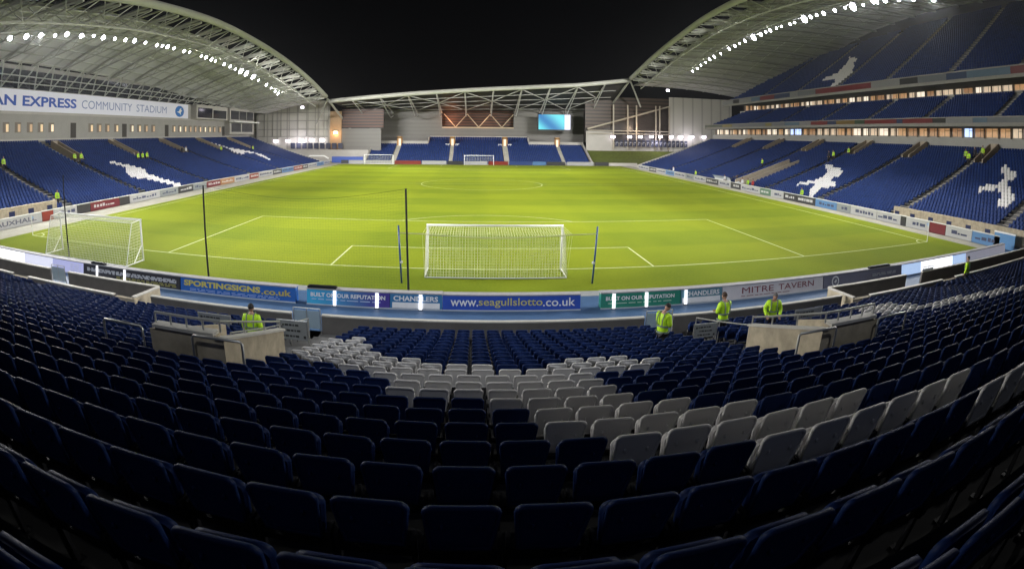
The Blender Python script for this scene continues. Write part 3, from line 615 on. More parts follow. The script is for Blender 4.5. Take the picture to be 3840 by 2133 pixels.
for xw, z0, z1, ya, yb, st_ in ((61.15, 8.5, 10.1, -14, 96.5, 2.35), (65.85, 14.45, 15.9, -14, 90, 2.1)):
    y = ya
    while y < yb:
        wd = st_*random.uniform(0.7, 0.93); r_ = random.random(); mi = 0 if r_ < 0.3 else 1 if r_ < 0.62 else 2 if r_ < 0.8 else 3
        if xw < 62 and (abs(y-58) < 1.4 or abs(y-61) < 1.4 or abs(y-14.5) < 1): mi = 4
        f_ = MB().box(xw-0.02, y, z0+0.15, xw, y+wd, z1-0.05).build('window', LIT[mi], right)
        q = MB().box(xw-0.05, y+wd*0.5-0.04, z0+0.15, xw-0.022, y+wd*0.5+0.04, z1-0.05).box(xw-0.045, y, z0+0.9, xw-0.025, y+wd*0.5-0.05, z0+0.96).build('mullion', PIL, None); q.parent = f_; q.matrix_parent_inverse = Matrix.Translation(-Vector(right.location)) if False else Matrix()
        MB().box(xw-0.5, y+wd+0.08, z0, xw-0.28, y+wd+0.28, z1+0.1).build('column', PIL, right); y += st_+random.uniform(-0.15, 0.15); k_ += 1
# advertising along the two balcony fronts
def fascia_ads(x, z0, z1, segs):
    for i, (y0, y1, c_) in enumerate(segs):
        MB().box(x-0.03, y0+0.02, z0, x, y1-0.02, z1).build('fascia_panel', colmat(c_), right)
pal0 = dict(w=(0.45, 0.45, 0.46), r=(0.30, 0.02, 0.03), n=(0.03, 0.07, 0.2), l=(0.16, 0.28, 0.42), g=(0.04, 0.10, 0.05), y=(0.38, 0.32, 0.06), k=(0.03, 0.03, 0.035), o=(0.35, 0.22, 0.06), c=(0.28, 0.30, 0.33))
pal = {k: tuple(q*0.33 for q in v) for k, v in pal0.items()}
FRONT = mat('balcony_render', (0.2, 0.19, 0.175), 0.7, var=0.08)
def segs_from(s_, ya, yb):
    tot = sum(n for _, n in s_); y = ya; out = []
    for c_, n in s_: d = (yb-ya)*n/tot; out.append((y, y+d, pal[c_])); y += d
    return out
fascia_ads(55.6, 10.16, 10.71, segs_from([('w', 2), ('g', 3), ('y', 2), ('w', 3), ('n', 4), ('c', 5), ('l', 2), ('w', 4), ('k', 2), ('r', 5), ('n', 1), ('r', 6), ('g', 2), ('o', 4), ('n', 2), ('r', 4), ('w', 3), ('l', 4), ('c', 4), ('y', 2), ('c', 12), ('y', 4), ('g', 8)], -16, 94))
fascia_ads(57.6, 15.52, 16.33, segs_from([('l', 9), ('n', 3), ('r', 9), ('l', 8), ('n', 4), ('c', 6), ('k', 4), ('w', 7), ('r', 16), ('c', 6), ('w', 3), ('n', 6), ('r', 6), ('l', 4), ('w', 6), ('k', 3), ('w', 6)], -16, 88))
ARR = [(-16, 19.5), (0, 23.0), (20, 26.4), (34, 27.6), (45, 28.0), (55, 27.8), (66, 26.9), (80, 25.4), (101, 22.2)]
ZBR = [(-16, 29.5), (20, 31.5), (42, 32.0), (66, 29.5), (80, 25.5), (95, 21.0), (104, 19.5)]
arch_roof(right, 1, ARR, ZBR, 82, 116)
# ------------------------------------------------------------------ far stand
far = thing('grandstand', 'small far stand behind the distant goal with a dark trussed roof', 'grandstand', (0, 115, 0))
fN = lambda a: .6+.36*(a-108)
nr_ = rows(fN, 108.3, 24)
for seg, rwsn in (((-29.4, 29.4), nr_[:17]), ((-14, 14), nr_[17:])):
    tr = MB(); P_ = []
    for a, zt in rwsn:
        tr.box(seg[0], a-0.66, -0.6, seg[1], a+0.12, zt-0.82)
        x = seg[0]+0.3
        while x < seg[1]-0.2:
            xs = abs(x)
            if not (21.4-0.0 < xs < 22.8 or 6.6 < xs < 8.0): P_.append((x, a+0.0, zt-0.82))
            x += 0.49
    tr.build('terrace', CONC_DK, far); bulk.put(T_FAR, P_, PI, np.zeros(len(P_), int))
for xa in (-22.1, -7.3, 7.3, 22.1):
    am = MB()
    for a, zt in nr_[:17]: am.box(xa-0.7, a-0.66, -0.5, xa+0.7, a+0.13, zt-0.62)
    am.build('stair', mat('pale_stair', (0.42, 0.40, 0.34), 0.8), far)
    # stairhead kiosk
    kz = fN(120.8)-0.9
    kb = MB().box(xa-0.75, 120.6, kz, xa-0.35, 121.3, kz+2.6).box(xa+0.35, 120.6, kz, xa+0.75, 121.3, kz+2.6).box(xa-0.75, 120.6, kz+2.2, xa+0.75, 121.3, kz+2.75).build('stairhead', mat('stairhead_orange', (0.35, 0.18, 0.05), 0.6), far)
    MB().box(xa-0.34, 121.0, kz, xa+0.34, 121.2, kz+2.1).build('stairhead_light', LIT[2], far)
    if abs(xa) < 10: MB().box(xa-1.9, 120.4, kz+0.25, xa-0.8, 120.55, kz+0.75).box(xa+0.8, 120.4, kz+0.25, xa+1.9, 120.55, kz+0.75).build('stairhead_panel', WHITE, far)
hb = MB()
for s in (-1, 1): hb.box(s*14.05, 121.2, 3.0, s*29.5, 121.5, 5.8)
hb.box(-14.05, 126.3, 5.0, 14.05, 126.5, 7.2)
for s in (-1, 1): hb.box(s*14.0, 121.2, 3.0, s*14.15, 126.5, 6.9); hb.prism([(107.8, 0.0), (121.4, 0.0), (121.4, 5.9), (107.8, 1.0)], 'x', s*29.4, s*29.55)
hb.build('parapet', GREYW2, far)
MB().box(-32, 127.0, 0, -10.6, 127.5, 14.6).box(10.2, 127.0, 0, 31, 127.5, 15.6).box(-10.6, 127.0, 0, 10.2, 127.5, 9.6).build('back_wall', CLADN, far)
MB().box(-10.6, 129.0, 9.2, 10.2, 129.3, 15).build('slatted_screen', TIMBER, far)
zz_ = MB(); 
for i in range(6):
    x0 = -10.0+i*3.35; zz_.tube([(x0, 126.8, 9.8 if i % 2 else 13.6), (x0+3.35, 126.8, 13.6 if i % 2 else 9.8)], 0.14, 6)
zz_.box(-10.6, 126.7, 9.5, 10.2, 126.95, 9.85); zz_.build('screen_truss', mat('warm_steel', (0.45, 0.36, 0.24), 0.6), far)
# roof
tubeP = [(-38, 104, 16.0), (-32, 104, 16.55), (-17.7, 104, 17.65), (-3.7, 104, 18.55), (10.5, 104, 19.35), (24.9, 104, 20.3), (38.3, 103.2, 21.9)]
tz = lambda x: interp([(p[0], p[2]) for p in tubeP], x)
MB().tube([(x, 104 if x < 33 else 104-(x-33)*0.2, tz(x)) for x in np.linspace(-38, 38.3, 40)], 0.55, 12).build('roof_edge_tube', STEEL, far, True)
G = [[(x, y, tz(x)*(1-(y-104)/25)+(y-104)/25*14.6) for x in np.linspace(-38, 38, 30)] for y in (106.5, 112, 118, 124, 129)]
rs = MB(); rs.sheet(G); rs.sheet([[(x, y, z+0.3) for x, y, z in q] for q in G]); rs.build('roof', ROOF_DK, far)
rf = MB(); rx = [-32.0, -24.9, -17.8, -10.7, -3.6, 3.5, 10.6, 17.8, 24.9, 32.0]
zr = lambda x, y: tz(x)*(1-(y-104)/25)+(y-104)/25*14.6-0.35
for x in rx:
    rf.tube([(x, 104.3, tz(x)-0.3), (x, 126.5, zr(x, 126.5)-0.6)], 0.20, 6)
    rf.tube([(x, 104.6, tz(x)-0.6), (x, 122, zr(x, 122)-2.6), (x, 126.6, zr(x, 126.6)-1.5)], 0.13, 6)
for x0, x1 in zip(rx[:-1], rx[1:]):
    xm = (x0+x1)/2; rf.tube([(x0, 104.5, tz(x0)-0.4), (x1, 114, zr(x1, 114)-0.3)] if rx.index(x0) % 2 == 0 else [(x1, 104.5, tz(x1)-0.4), (x0, 114, zr(x0, 114)-0.3)], 0.13, 6)
    rf.tube([(x1, 114, zr(x1, 114)-0.3), (x0, 124, zr(x0, 124)-0.4)] if rx.index(x0) % 2 == 0 else [(x0, 114, zr(x0, 114)-0.3), (x1, 124, zr(x1, 124)-0.4)], 0.11, 6)
for y in (109, 114, 119, 124): rf.tube([(x, y, zr(x, y)-0.2) for x in (-36, -18, 0, 18, 36)], 0.09, 6)
rf.build('roof_truss', mat('bright_steel', (0.5, 0.5, 0.48), 0.5), far)
tt = MB()
for s, zt_ in ((-1, 16.4), (1, 21.8)):
    tt.tube([(s*38.2, 103, zt_), (s*37.5, 126.5, zt_-7.5)], 0.3, 8); tt.tube([(s*38.2, 102.5, zt_), (s*44, 112, zt_-6)], 0.22, 8)
tt.build('corner_strut', STEEL, far)
# cables rising from the roof corners
for s, z0 in ((1, 22.4), (-1, 17.3)):
    cb = MB()
    for q in (0, 5, 9): cb.tube([(s*38, 101.5, z0), (s*42.5, 78-q, (26.6 if s > 0 else 22.3)+q*0.1)], 0.06, 5)
    cb.build('roof_cable', STEEL, right if s > 0 else left)
# video screen
vs = thing('video_screen', 'lit cyan video screen with a white right strip on the far wall', 'screen', (21.3, 121, 9.2))
MB().box(16.5, 121.2, 9.05, 26.1, 121.9, 13.75).build('casing', BLACK, vs)
sc = bpy.data.materials.new('screen_picture'); sc.use_nodes = True; t_ = sc.node_tree; b_ = t_.nodes['Principled BSDF']; b_.inputs['Base Color'].default_value = (0, 0, 0, 1)
g_ = t_.nodes.new('ShaderNodeTexCoord'); mp = t_.nodes.new('ShaderNodeMapping'); wv = t_.nodes.new('ShaderNodeTexWave'); wv.inputs['Scale'].default_value = 0.07; wv.inputs['Distortion'].default_value = 1.5; wv.bands_direction = 'DIAGONAL'
t_.links.new(g_.outputs['Object'], mp.inputs[0]); t_.links.new(mp.outputs[0], wv.inputs[0]); rr2 = t_.nodes.new('ShaderNodeValToRGB')
rr2.color_ramp.elements[0].color = (0.01, 0.22, 0.55, 1); rr2.color_ramp.elements[1].color = (0.15, 0.85, 0.95, 1)
t_.links.new(wv.outputs['Fac'], rr2.inputs[0]); t_.links.new(rr2.outputs[0], b_.inputs['Emission Color']); b_.inputs['Emission Strength'].default_value = 1.0
MB().box(16.8, 121.12, 9.3, 24.2, 121.18, 13.5).build('display', sc, vs)
MB().box(24.25, 121.12, 9.3, 25.9, 121.18, 13.5).build('display', mat('screen_white', (0, 0, 0), 0.5, emit=(0.85, 0.85, 1.0), es=1.3), vs)
# ------------------------------------------------------------------ corners behind
nw = thing('corner_building', 'pale translucent corner wall between the left stand and the far stand', 'building', (-52, 116, 0))
MB().box(-66, 115.9, 0, -41.3, 116.2, 17).build('sheet_wall', SHEETW, nw)
fr = MB()
for x in (-63.4, -41.3): fr.box(x-0.25, 115.5, 0, x+0.25, 115.85, 16.5)
for z in (6.9, 8.9, 11.3, 13.6): fr.box(-66, 115.72, z, -41.3, 115.88, z+0.18)
for x in np.arange(-61, -42, 2.6): fr.box(x-0.05, 115.75, 6.9, x+0.05, 115.88, 16)
fr.build('frame', GREYW, nw)
MB().box(-41.2, 115.9, 0, -37.8, 116.3, 14).build('timber_wall', mat('tan_boarding', (0.40, 0.27, 0.16), 0.7, var=0.1), nw)
MB().box(-37.7, 115.9, 0, -26.6, 116.2, 9.2).build('boarded_wall', CLADN, nw)
MB().box(-37.7, 116.4, 9.3, -26.0, 116.7, 14.5).build('slatted_screen', TIMBER, nw)
MB().box(-60, 113.0, 0, -29.6, 113.3, 3.4).build('low_wall', GREYW2, nw)
tn2 = MB()
for i in range(9): tn2.box(-52.5+i*1.75, 114.9, 3.6, -51.2+i*1.75, 115.0, 5.2)
tn2.build('turnstile_row', mat('dark_blue_panel', (0.03, 0.035, 0.07), 0.5), nw)
# a strip of seats below the corner and its blue hoarding
MB().box(-38.5, 108.3, 0, -30.0, 108.6, 1.75).build('seat_hoarding', colmat((0.03, 0.07, 0.3)), nw)
MB().tube([(-45.5, 108.0, 1.2), (-44.5, 108, 1.9), (-40.5, 108, 1.9), (-39.3, 108, 1.2)], 0.22, 6).build('canopy', WHITE, nw)
ne = thing('corner_building', 'glazed steel corner building above the grass bank at the far right', 'building', (50, 116, 0))
MB().box(54.2, 116.0, 0, 75, 116.3, 19).build('sheet_wall', SHEETW, ne)
MB().box(29.6, 116.5, 3.4, 54.0, 116.8, 6.0).box(29.6, 116.6, 6.0, 37.2, 116.9, 9.0).build('lower_wall', GREYW2, ne)
MB().box(29.5, 118.2, 6, 56, 118.5, 18).build('rear_wall', mat('night_glass', (0.06, 0.05, 0.045), 0.3, var=0.2), ne)
MB().prism([(29.5, 9.5), (34, 9.4), (56, 16.6), (56, 18.6), (29.5, 18.6)], 'y', 117.6, 117.8).build('slatted_screen', stripes('brown_slats', (0.08, 0.055, 0.04), 'Z', 1.0, 0, dark=0.3), ne)
fr = MB()
for x in (37.3, 41.5, 44.1, 50.0, 51.2, 54.2): fr.box(x-0.16, 115.9, 4, x+0.16, 116.2, 16.4)
for z in (9.1, 8.3): fr.box(30, 115.7, z, 54, 115.88, z+0.2)
fr.tube([(30, 116.6, 9.6), (56, 116.6, 16.8)], 0.25, 6); fr.build('frame', mat('cream_steel', (0.45, 0.40, 0.32), 0.5), ne)
lt = MB()
for i in range(17):
    x = 37.6+i*1.32; lt.box(x, 115.2, 4.9, x+0.95, 115.3, 6.7)
lt.build('turnstile_row', mat('dark_blue_panel', (0.03, 0.035, 0.07), 0.5), ne)
lt = MB()
for i in range(17):
    x = 37.8+i*1.32; lt.box(x, 115.12, 5.9, x+0.6, 115.19, 6.1); lt.box(x, 115.12, 5.3, x+0.12, 115.19, 5.9)
lt.build('panel_marks', colmat((0.4, 0.4, 0.45)), ne)
bk = MB(); bk.prism([(107.0, -0.3), (107.0, 0.5), (111.0, 1.6), (115.2, 3.6), (118, 3.7), (118, -0.3)], 'x', 29.8, 62.0); o = bk.build('grass_bank', BANK); tag(o, kind='structure')
MB().box(29.7, 106.7, -0.3, 41.5, 106.95, 0.75).build('low_wall', GREYW2, ne)
bk = MB(); bk.prism([(104.5, -0.5), (118, -0.5), (118, 0.4), (104.5, 0.02)], 'x', -70, -29.8); o = bk.build('corner_apron', TRACK); tag(o, kind='structure')
# wall lamps of the corners
LAMPM = mat('lamp_glow', (1, 1, 1), 0.5, emit=(0.95, 0.86, 1.0), es=9); LAMPW = mat('lamp_glow_warm', (1, 1, 1), 0.5, emit=(1.0, 0.68, 0.38), es=11)
lamp0 = None
def wall_lamp(x, y, z, label, warm=False, power=60):
    t = thing('wall_lamp', label, 'lamp', (x, y, z), 'glowing lamps of the far corner walls')
    MB().box(x-0.55, y-0.12, z-0.28, x+0.55, y+0.12, z+0.3).build('lens', LAMPW if warm else LAMPM, t)
    MB().box(x-0.62, y-0.1, z+0.32, x+0.62, y+0.4, z+0.42).build('hood', STEEL_DARK, t)
for i, x in enumerate((37.0, 41.9, 45.1, 48.4, 51.2, 54.6, 57.6, 61.2, 65.2)):
    wall_lamp(x, 115.4, 7.5+i*0.06, 'white lamp over the far right corner wall, %s from the left of nine' % ordi(i+1))
for i, (x, z) in enumerate(((-57.3, 5.7), (-53.6, 5.8), (-49.3, 6.0), (-46.3, 6.1), (-43.3, 6.1))):
    wall_lamp(x, 115.3, z, 'white lamp over the far left corner wall, %s from the left of five' % ordi(i+1))
wall_lamp(-39.4, 115.5, 8.1, 'warm orange lamp on the tan boarded wall left of the far stand', True)
for x, y, z, c_, p_, sz in ((50, 113, 6.8, (0.95, 0.88, 1), 700, 1), (60, 113, 7, (0.95, 0.88, 1), 500, 1), (-50, 113, 5.6, (0.95, 0.88, 1), 600, 1), (-39.4, 114.8, 7.8, (1, 0.6, 0.3), 260, 0.3), (-8, 125.5, 12.0, (1, 0.35, 0.15), 520, 0.8), (2, 125, 11.5, (1, 0.6, 0.4), 220, 0.8), (44, 113.5, 10, (1, 0.75, 0.55), 500, 0.5)):
    ld = bpy.data.lights.new('lamp_light', 'POINT'); ld.energy = p_; ld.color = c_; ld.shadow_soft_size = sz
    lo = bpy.data.objects.new('lamp_light', ld); C.objects.link(lo); lo.location = (x, y, z)
# ------------------------------------------------------------------ floodlights
LENS = mat('floodlight_glow', (1, 1, 1), 0.3, emit=(0.93, 0.93, 1.0), es=75)
def flood_proto(sgn):
    t = thing('floodlight', 'x', 'floodlight', (0, 0, 0))
    hs = MB(); hs.tube([(0, 0, 0.5), (0, 0, 0.24)], 0.05, 6); hs.box(-0.28, -0.42, 0.0, 0.02, 0.42, 0.5) if sgn > 0 else hs.box(-0.02, -0.42, 0.0, 0.28, 0.42, 0.5)
    raw('housing', hs.mesh('housing', STEEL_DARK), t) if False else None
    me = MB()
    d = Vector((-sgn*0.80, 0, -0.60)).normalized(); c0 = Vector((0, 0, 0))
    me.tube([c0-d*0.34, c0-d*0.10, c0+d*0.02], [0.14, 0.42, 0.46], 14); me.tube([c0-d*0.2, (0, 0, 0.55)], 0.05, 6)
    raw('housing', me.mesh('housing', STEEL_DARK), t)
    ln = MB(); ln.tube([c0+d*0.025, c0+d*0.06, c0+d*0.14], [0.43, 0.42, 0.2], 14); o_ = raw('lens', ln.mesh('lens', LENS), t)
    vz = MB(); a_ = math.radians(9); f_ = -sgn     # visor above the lamp keeps the beam out of the far roof and upper tiers
    vz.add([(f_*0.05, -0.9, 0.24), (f_*0.05, 0.9, 0.24), (f_*1.0, 1.1, 0.24-0.95*math.tan(a_)-0.12), (f_*1.0, -1.1, 0.24-0.95*math.tan(a_)-0.12),
            (f_*0.05, -0.9, 0.27), (f_*0.05, 0.9, 0.27), (f_*1.0, 1.1, 0.27-0.95*math.tan(a_)-0.12), (f_*1.0, -1.1, 0.27-0.95*math.tan(a_)-0.12)],
           [(3, 2, 1, 0), (4, 5, 6, 7), (0, 1, 5, 4), (1, 2, 6, 5), (2, 3, 7, 6), (3, 0, 4, 7)])
    raw('visor', vz.mesh('visor', STEEL_DARK), t)
    ld = bpy.data.lights.new('floodlight_beam', 'SPOT'); ld.energy = FLOOD_W; ld.color = (1.0, 0.985, 0.95); ld.spot_size = math.radians(100); ld.spot_blend = 0.85; ld.shadow_soft_size = 0.12
    lo = bpy.data.objects.new('beam', ld); C.objects.link(lo); lo.parent = t
    return t
for sgn, LY, nm in ((-1, LLY, 'left'), (1, RLY, 'right')):
    pr = flood_proto(sgn); pr['group'] = 'floodlights under the %s roof' % nm
    for i, (y, z) in enumerate(LY):
        lab = 'bright floodlight under the %s roof, %s along the row counting from the photo edge' % (nm, ordi(i+1))
        if i == 0: pr.location = (sgn*44, y, z); pr['label'] = lab; t = pr
        else: t = dup(pr, (sgn*44, y, z), 0, lab)
        b_ = [c_ for c_ in t.children if c_.type == 'LIGHT'][0]
        b_.location = (-sgn*0.22, 0, -0.02)
        b_.data = b_.data.copy(); ya_ = 57.4+(y-45)*1.5; w_ = 1.31 if (y < 14 or y > 68) else 1.0
        if i % 4 == 0 and y > 28: tgt = (-sgn*4, 114, 3); cone = 90
        elif i % 2: tgt = (-sgn*25, ya_, 0); cone = 62
        else: tgt = (sgn*30, ya_, 0); cone = 110; w_ *= 0.36
        aim = Vector(tgt)-Vector((sgn*44, y, z)); b_.rotation_euler = aim.to_track_quat('-Z', 'Y').to_euler()
        b_.data.energy = FLOOD_W*w_; b_.data.spot_size = math.radians(cone)
        q_ = random.choice((0.4, 0.45, 0.5, 0.6, 0.65, 0.7, 1.25)); t.scale = (q_, q_, q_)
for sgn in (-1, 1):                               # the same rows of lamps go on past the photo's edges
    for y in (-13, -9, -5, -1, 3):
        ld = bpy.data.lights.new('floodlight_beam', 'SPOT'); ld.energy = FLOOD_W*0.36; ld.color = (1.0, 0.985, 0.95); ld.spot_size = math.radians(56); ld.spot_blend = 0.9; ld.shadow_soft_size = 0.4
        lo = bpy.data.objects.new('floodlight_beam', ld); C.objects.link(lo); lo.location = (sgn*44, y, 17 if sgn < 0 else 20.5)
        lo.rotation_euler = (Vector((-sgn*15, -7.1+(y+13)*1.16, 0))-lo.location).to_track_quat('-Z', 'Y').to_euler()
for x, y, z, lab in ((47.6, 100, 19.4, 'lone small floodlight under the far end of the right roof'), (-44, 100, 14.3, 'lone small floodlight under the far end of the left roof')):
    s_ = 1 if x > 0 else -1; src = [o_ for o_ in bpy.data.objects if o_.name == ('floodlight' if s_ < 0 else 'floodlight.033')]
    t = thing('floodlight', lab, 'floodlight', (x, y, z)); MB().box(x-0.45, y-0.2, z-0.3, x+0.45, y+0.0, z+0.3).build('housing', STEEL_DARK, t); MB().box(x-0.4, y-0.24, z-0.26, x+0.4, y-0.205, z+0.26).build('lens', LAMPM, t)
# roof lamps of the near stand, out of view above the camera
for i, x in enumerate((-38, -29, -20, -11, -3, 5, 13)):
    ld = bpy.data.lights.new('near_roof_lamp', 'SPOT'); ld.energy = 5200 if x < 4 else 4200 if x < 10 else 2200; ld.color = (0.88, 0.93, 1.0); ld.shadow_soft_size = 0.4; ld.spot_size = math.radians(56); ld.spot_blend = 1.0
    lo = bpy.data.objects.new('near_roof_lamp', ld); C.objects.link(lo); lo.location = (x, -31, 18); lo.rotation_euler = Vector((0, 26.5, -18)).to_track_quat('-Z', 'Y').to_euler()
for i, x in enumerate((-24, -8, 8, 24)):  # added soft fill for the near seat backs, no real fixture
    ld = bpy.data.lights.new('near_fill_light', 'POINT'); ld.energy = 95 if x < 20 else 20; ld.color = (0.75, 0.82, 1.0); ld.shadow_soft_size = 0.6
    lo = bpy.data.objects.new('near_fill_light', ld); C.objects.link(lo); lo.location = (x, -37, 14)
# ------------------------------------------------------------------ advertising boards
def near_board(x0, x1, face, label, texts=(), y=-7.2, zt=0.66, extra=None, em=0.0):
    t = thing('advertising_board', label, 'advertising board', ((x0+x1)/2, y, 0), 'advertising boards in front of the near stand')
    ty = 0.10
    P = [(y-0.02, 0.02), (y+0.42, 0.02), (y+0.42, zt), (y+ty, zt)]
    fm = face if not isinstance(face, tuple) else colmat(face, 0.22, 'gloss')
    MB().prism(P, 'x', x0, x1).build('panel', fm, t)
    MB().box(x0-0.02, y+ty-0.02, zt+0.002, x1+0.02, y+0.50, zt+0.05).build('top_ledge', mat('board_ledge', (0.36, 0.35, 0.36), 0.6, var=0.08), t)
    MB().box(x0-0.01, y-0.06, 0.0, x1+0.01, y-0.025, 0.05).build('foot_rail', mat('rail_paint', (0.5, 0.55, 0.62), 0.5), t)
    def ftext(body, xa, xb, za, zb_, m, bold=0.0, shear=0.0):
        me = text_mesh(body, xb-xa, zb_-za, m, bold, shear); o_ = raw('lettering', me, t)
        sl = (ty+0.02)/(zt-0.02); yy = y-0.02+sl*(za-0.02)-0.008; n_ = math.atan(sl)
        o_.location = (xa-t.location.x, yy-t.location.y, za); o_.rotation_euler = (PI/2-n_, 0, 0); return o_
    for a in texts: ftext(*a)
    if extra: extra(t, ftext)
    return t
WH_ = colmat((0.8, 0.8, 0.82)); YEL = colmat((0.55, 0.50, 0.16)); MAR = colmat((0.22, 0.03, 0.05)); NAV = colmat((0.02, 0.05, 0.2))
def stripgrad(name, c0, c1, x0, x1):
    m = bpy.data.materials.new(name); m.use_nodes = True; t = m.node_tree; b = t.nodes['Principled BSDF']; b.inputs['Roughness'].default_value = 0.25
    g = t.nodes.new('ShaderNodeNewGeometry'); s = t.nodes.new('ShaderNodeSeparateXYZ'); t.links.new(g.outputs['Position'], s.inputs[0])
    mr_ = t.nodes.new('ShaderNodeMapRange'); mr_.inputs[1].default_value = x0; mr_.inputs[2].default_value = x1; t.links.new(s.outputs[0], mr_.inputs[0])
    r = t.nodes.new('ShaderNodeValToRGB'); r.color_ramp.elements[0].color = (*c0, 1); r.color_ramp.elements[1].color = (*c1, 1); t.links.new(mr_.outputs[0], r.inputs[0]); t.links.new(r.outputs[0], b.inputs['Base Color']); return m
def small_lines(t, x0, x1, zs, m, y=-7.2, h=0.035, seed=1):
    rn = random.Random(seed); q = MB()
    for z in zs:
        x = x0
        while x < x1:
            l_ = rn.uniform(0.12, 0.5); l_ = min(l_, x1-x); yy = y-0.02+0.1875*(z-0.02)-0.012; q.box(x, yy-0.002, z, x+l_, yy+0.004, z+h); x += l_+rn.uniform(0.05, 0.12)
    q.build('small_print', m, t)
near_board(-8.32, -4.66, stripgrad('board_blue_to_purple', (0.06, 0.42, 0.72), (0.07, 0.05, 0.30), -8.0, -5.2), 'light blue to purple board between the yellow-lettered board and the CHANDLERS board',
           [('BUILT ON OUR REPUTATION', -8.15, -4.85, 0.36, 0.54, WH_, 0.03)], extra=lambda t, f: small_lines(t, -8.1, -5.0, (0.24,), colmat((0.5, 0.62, 0.8)), seed=3))
near_board(-4.64, -2.46, (0.05, 0.20, 0.42), 'blue and white CHANDLERS board left of the long blue web address board', [('CHANDLERS', -4.5, -2.62, 0.36, 0.58, WH_, 0.03)],
           extra=lambda t, f: (MB().prism([(-7.225, 0.06), (-7.225+0.0, 0.10), (-7.17, 0.30), (-7.16, 0.26)], 'x', -4.55, -2.55).build('white_strip', WH_, t)))
near_board(-2.43, 3.38, (0.035, 0.09, 0.46), 'long royal blue board with a web address in front of the goal',
           [('www.', -2.1, -0.95, 0.20, 0.46, WH_, 0.01), ('seagullslotto', -0.93, 1.75, 0.14, 0.56, YEL, 0.01), ('.co.uk', 1.77, 3.15, 0.20, 0.56, WH_, 0.01)], zt=0.64)
near_board(-14.85, -8.85, (0.03, 0.13, 0.45), 'blue board with big yellow lettering left of the central gap',
           [('SPORTINGSIGNS', -14.65, -10.55, 0.30, 0.58, colmat((0.6, 0.52, 0.12)), 0.045), ('.co.uk', -10.5, -9.05, 0.26, 0.54, colmat((0.5, 0.42, 0.10)), 0.03)],
           extra=lambda t, f: small_lines(t, -14.3, -9.6, (0.10, 0.17), colmat((0.3, 0.42, 0.75)), seed=5))
near_board(-21.5, -14.9, (0.05, 0.05, 0.06), 'black board with white and yellow print left of the yellow-lettered blue board',
           [], extra=lambda t, f: (small_lines(t, -21.2, -15.1, (0.44, 0.32, 0.38), colmat((0.55, 0.55, 0.58)), h=0.07, seed=8), small_lines(t, -19.0, -15.1, (0.14, 0.22), colmat((0.5, 0.46, 0.12)), seed=9)))
near_board(4.28, 8.0, (0.03, 0.24, 0.17), 'green board with white lettering right of the central gap', [('BUILT ON OUR REPUTATION', 4.5, 7.7, 0.36, 0.53, WH_, 0.03)],
           extra=lambda t, f: small_lines(t, 4.6, 7.6, (0.22,), colmat((0.5, 0.7, 0.55)), seed=11))
near_board(8.03, 10.15, (0.12, 0.26, 0.34), 'blue and white CHANDLERS board between the green board and the MITRE TAVERN board', [('CHANDLERS', 8.2, 10.0, 0.36, 0.58, WH_, 0.03)],
           extra=lambda t, f: (MB().prism([(-7.225, 0.06), (-7.225, 0.10), (-7.17, 0.30), (-7.16, 0.26)], 'x', 8.1, 10.05).build('white_strip', WH_, t)))
near_board(10.18, 16.35, (0.74, 0.70, 0.72), 'pinkish white MITRE TAVERN board with dark red lettering', [('MITRE', 11.25, 13.1, 0.27, 0.55, MAR, 0.0), ('TAVERN', 13.4, 15.7, 0.27, 0.55, MAR, 0.0)],
           extra=lambda t, f: small_lines(t, 11.2, 14.2, (0.14,), colmat((0.32, 0.18, 0.2)), seed=13))
def emb(t, f):
    q = MB(); n = 20
    for i in range(n):
        a0, a1 = 2*PI*i/n, 2*PI*(i+1)/n
        P4 = [(17.25+r_*1.0*math.cos(a), 0.34+r_*math.sin(a)) for r_, a in ((0.27, a0), (0.27, a1), (0.20, a1), (0.20, a0))]
        q.add([(x, -7.22+0.1875*(z-0.02)-0.02, z) for x, z in P4], [(0, 1, 2, 3)])
    q.add([(17.25+0.16*a, -7.22+0.1875*(0.34+0.16*b_-0.02)-0.02, 0.34+0.16*b_) for a, b_ in gull], [tuple(range(len(gull)))]); q.build('crest', WH_, t)
near_board(16.4, 22.9, (0.20, 0.20, 0.27), 'dull grey-blue board with a round white crest right of MITRE TAVERN', [], extra=lambda t, f: (emb(t, f), small_lines(t, 20.2, 22.3, (0.3, 0.38), colmat((0.5, 0.5, 0.52)), h=0.06, seed=2)))
GLAREW = mat('glare_white', (0.3, 0.3, 0.3), 0.3, emit=(0.93, 0.95, 1.0), es=1.6); GLAREB = mat('glare_pale_blue', (0.3, 0.35, 0.45), 0.3, emit=(0.50, 0.68, 1.0), es=0.8); GLAREV = mat('glare_violet', (0.3, 0.3, 0.4), 0.3, emit=(0.55, 0.58, 1.0), es=0.55)  # glare on the board faces, put in as emission
near_board(-38, -27.0, GLAREW, 'glaring white lit board at the left edge of the photo')  # glare added as emission, not a lit board
near_board(-26.95, -24.2, mat('glare_soft', (0.35, 0.35, 0.4), 0.3, emit=(0.8, 0.82, 1.0), es=0.8), 'soft white lit board right of the glaring board at left')  # glare added as emission, not a lit board
near_board(-24.15, -21.55, GLAREV, 'pale violet lit board beside the black printed board', extra=lambda t, f: small_lines(t, -22.6, -21.7, (0.1, 0.2, 0.3, 0.4, 0.5), WH_, h=0.03, seed=4))  # glare added as emission, not a lit board
near_board(22.95, 24.9, GLAREB, 'pale blue lit board right of the grey crest board'); near_board(24.95, 28.6, GLAREW, 'glaring white lit board toward the right corner')  # glare added as emission, not lit boards
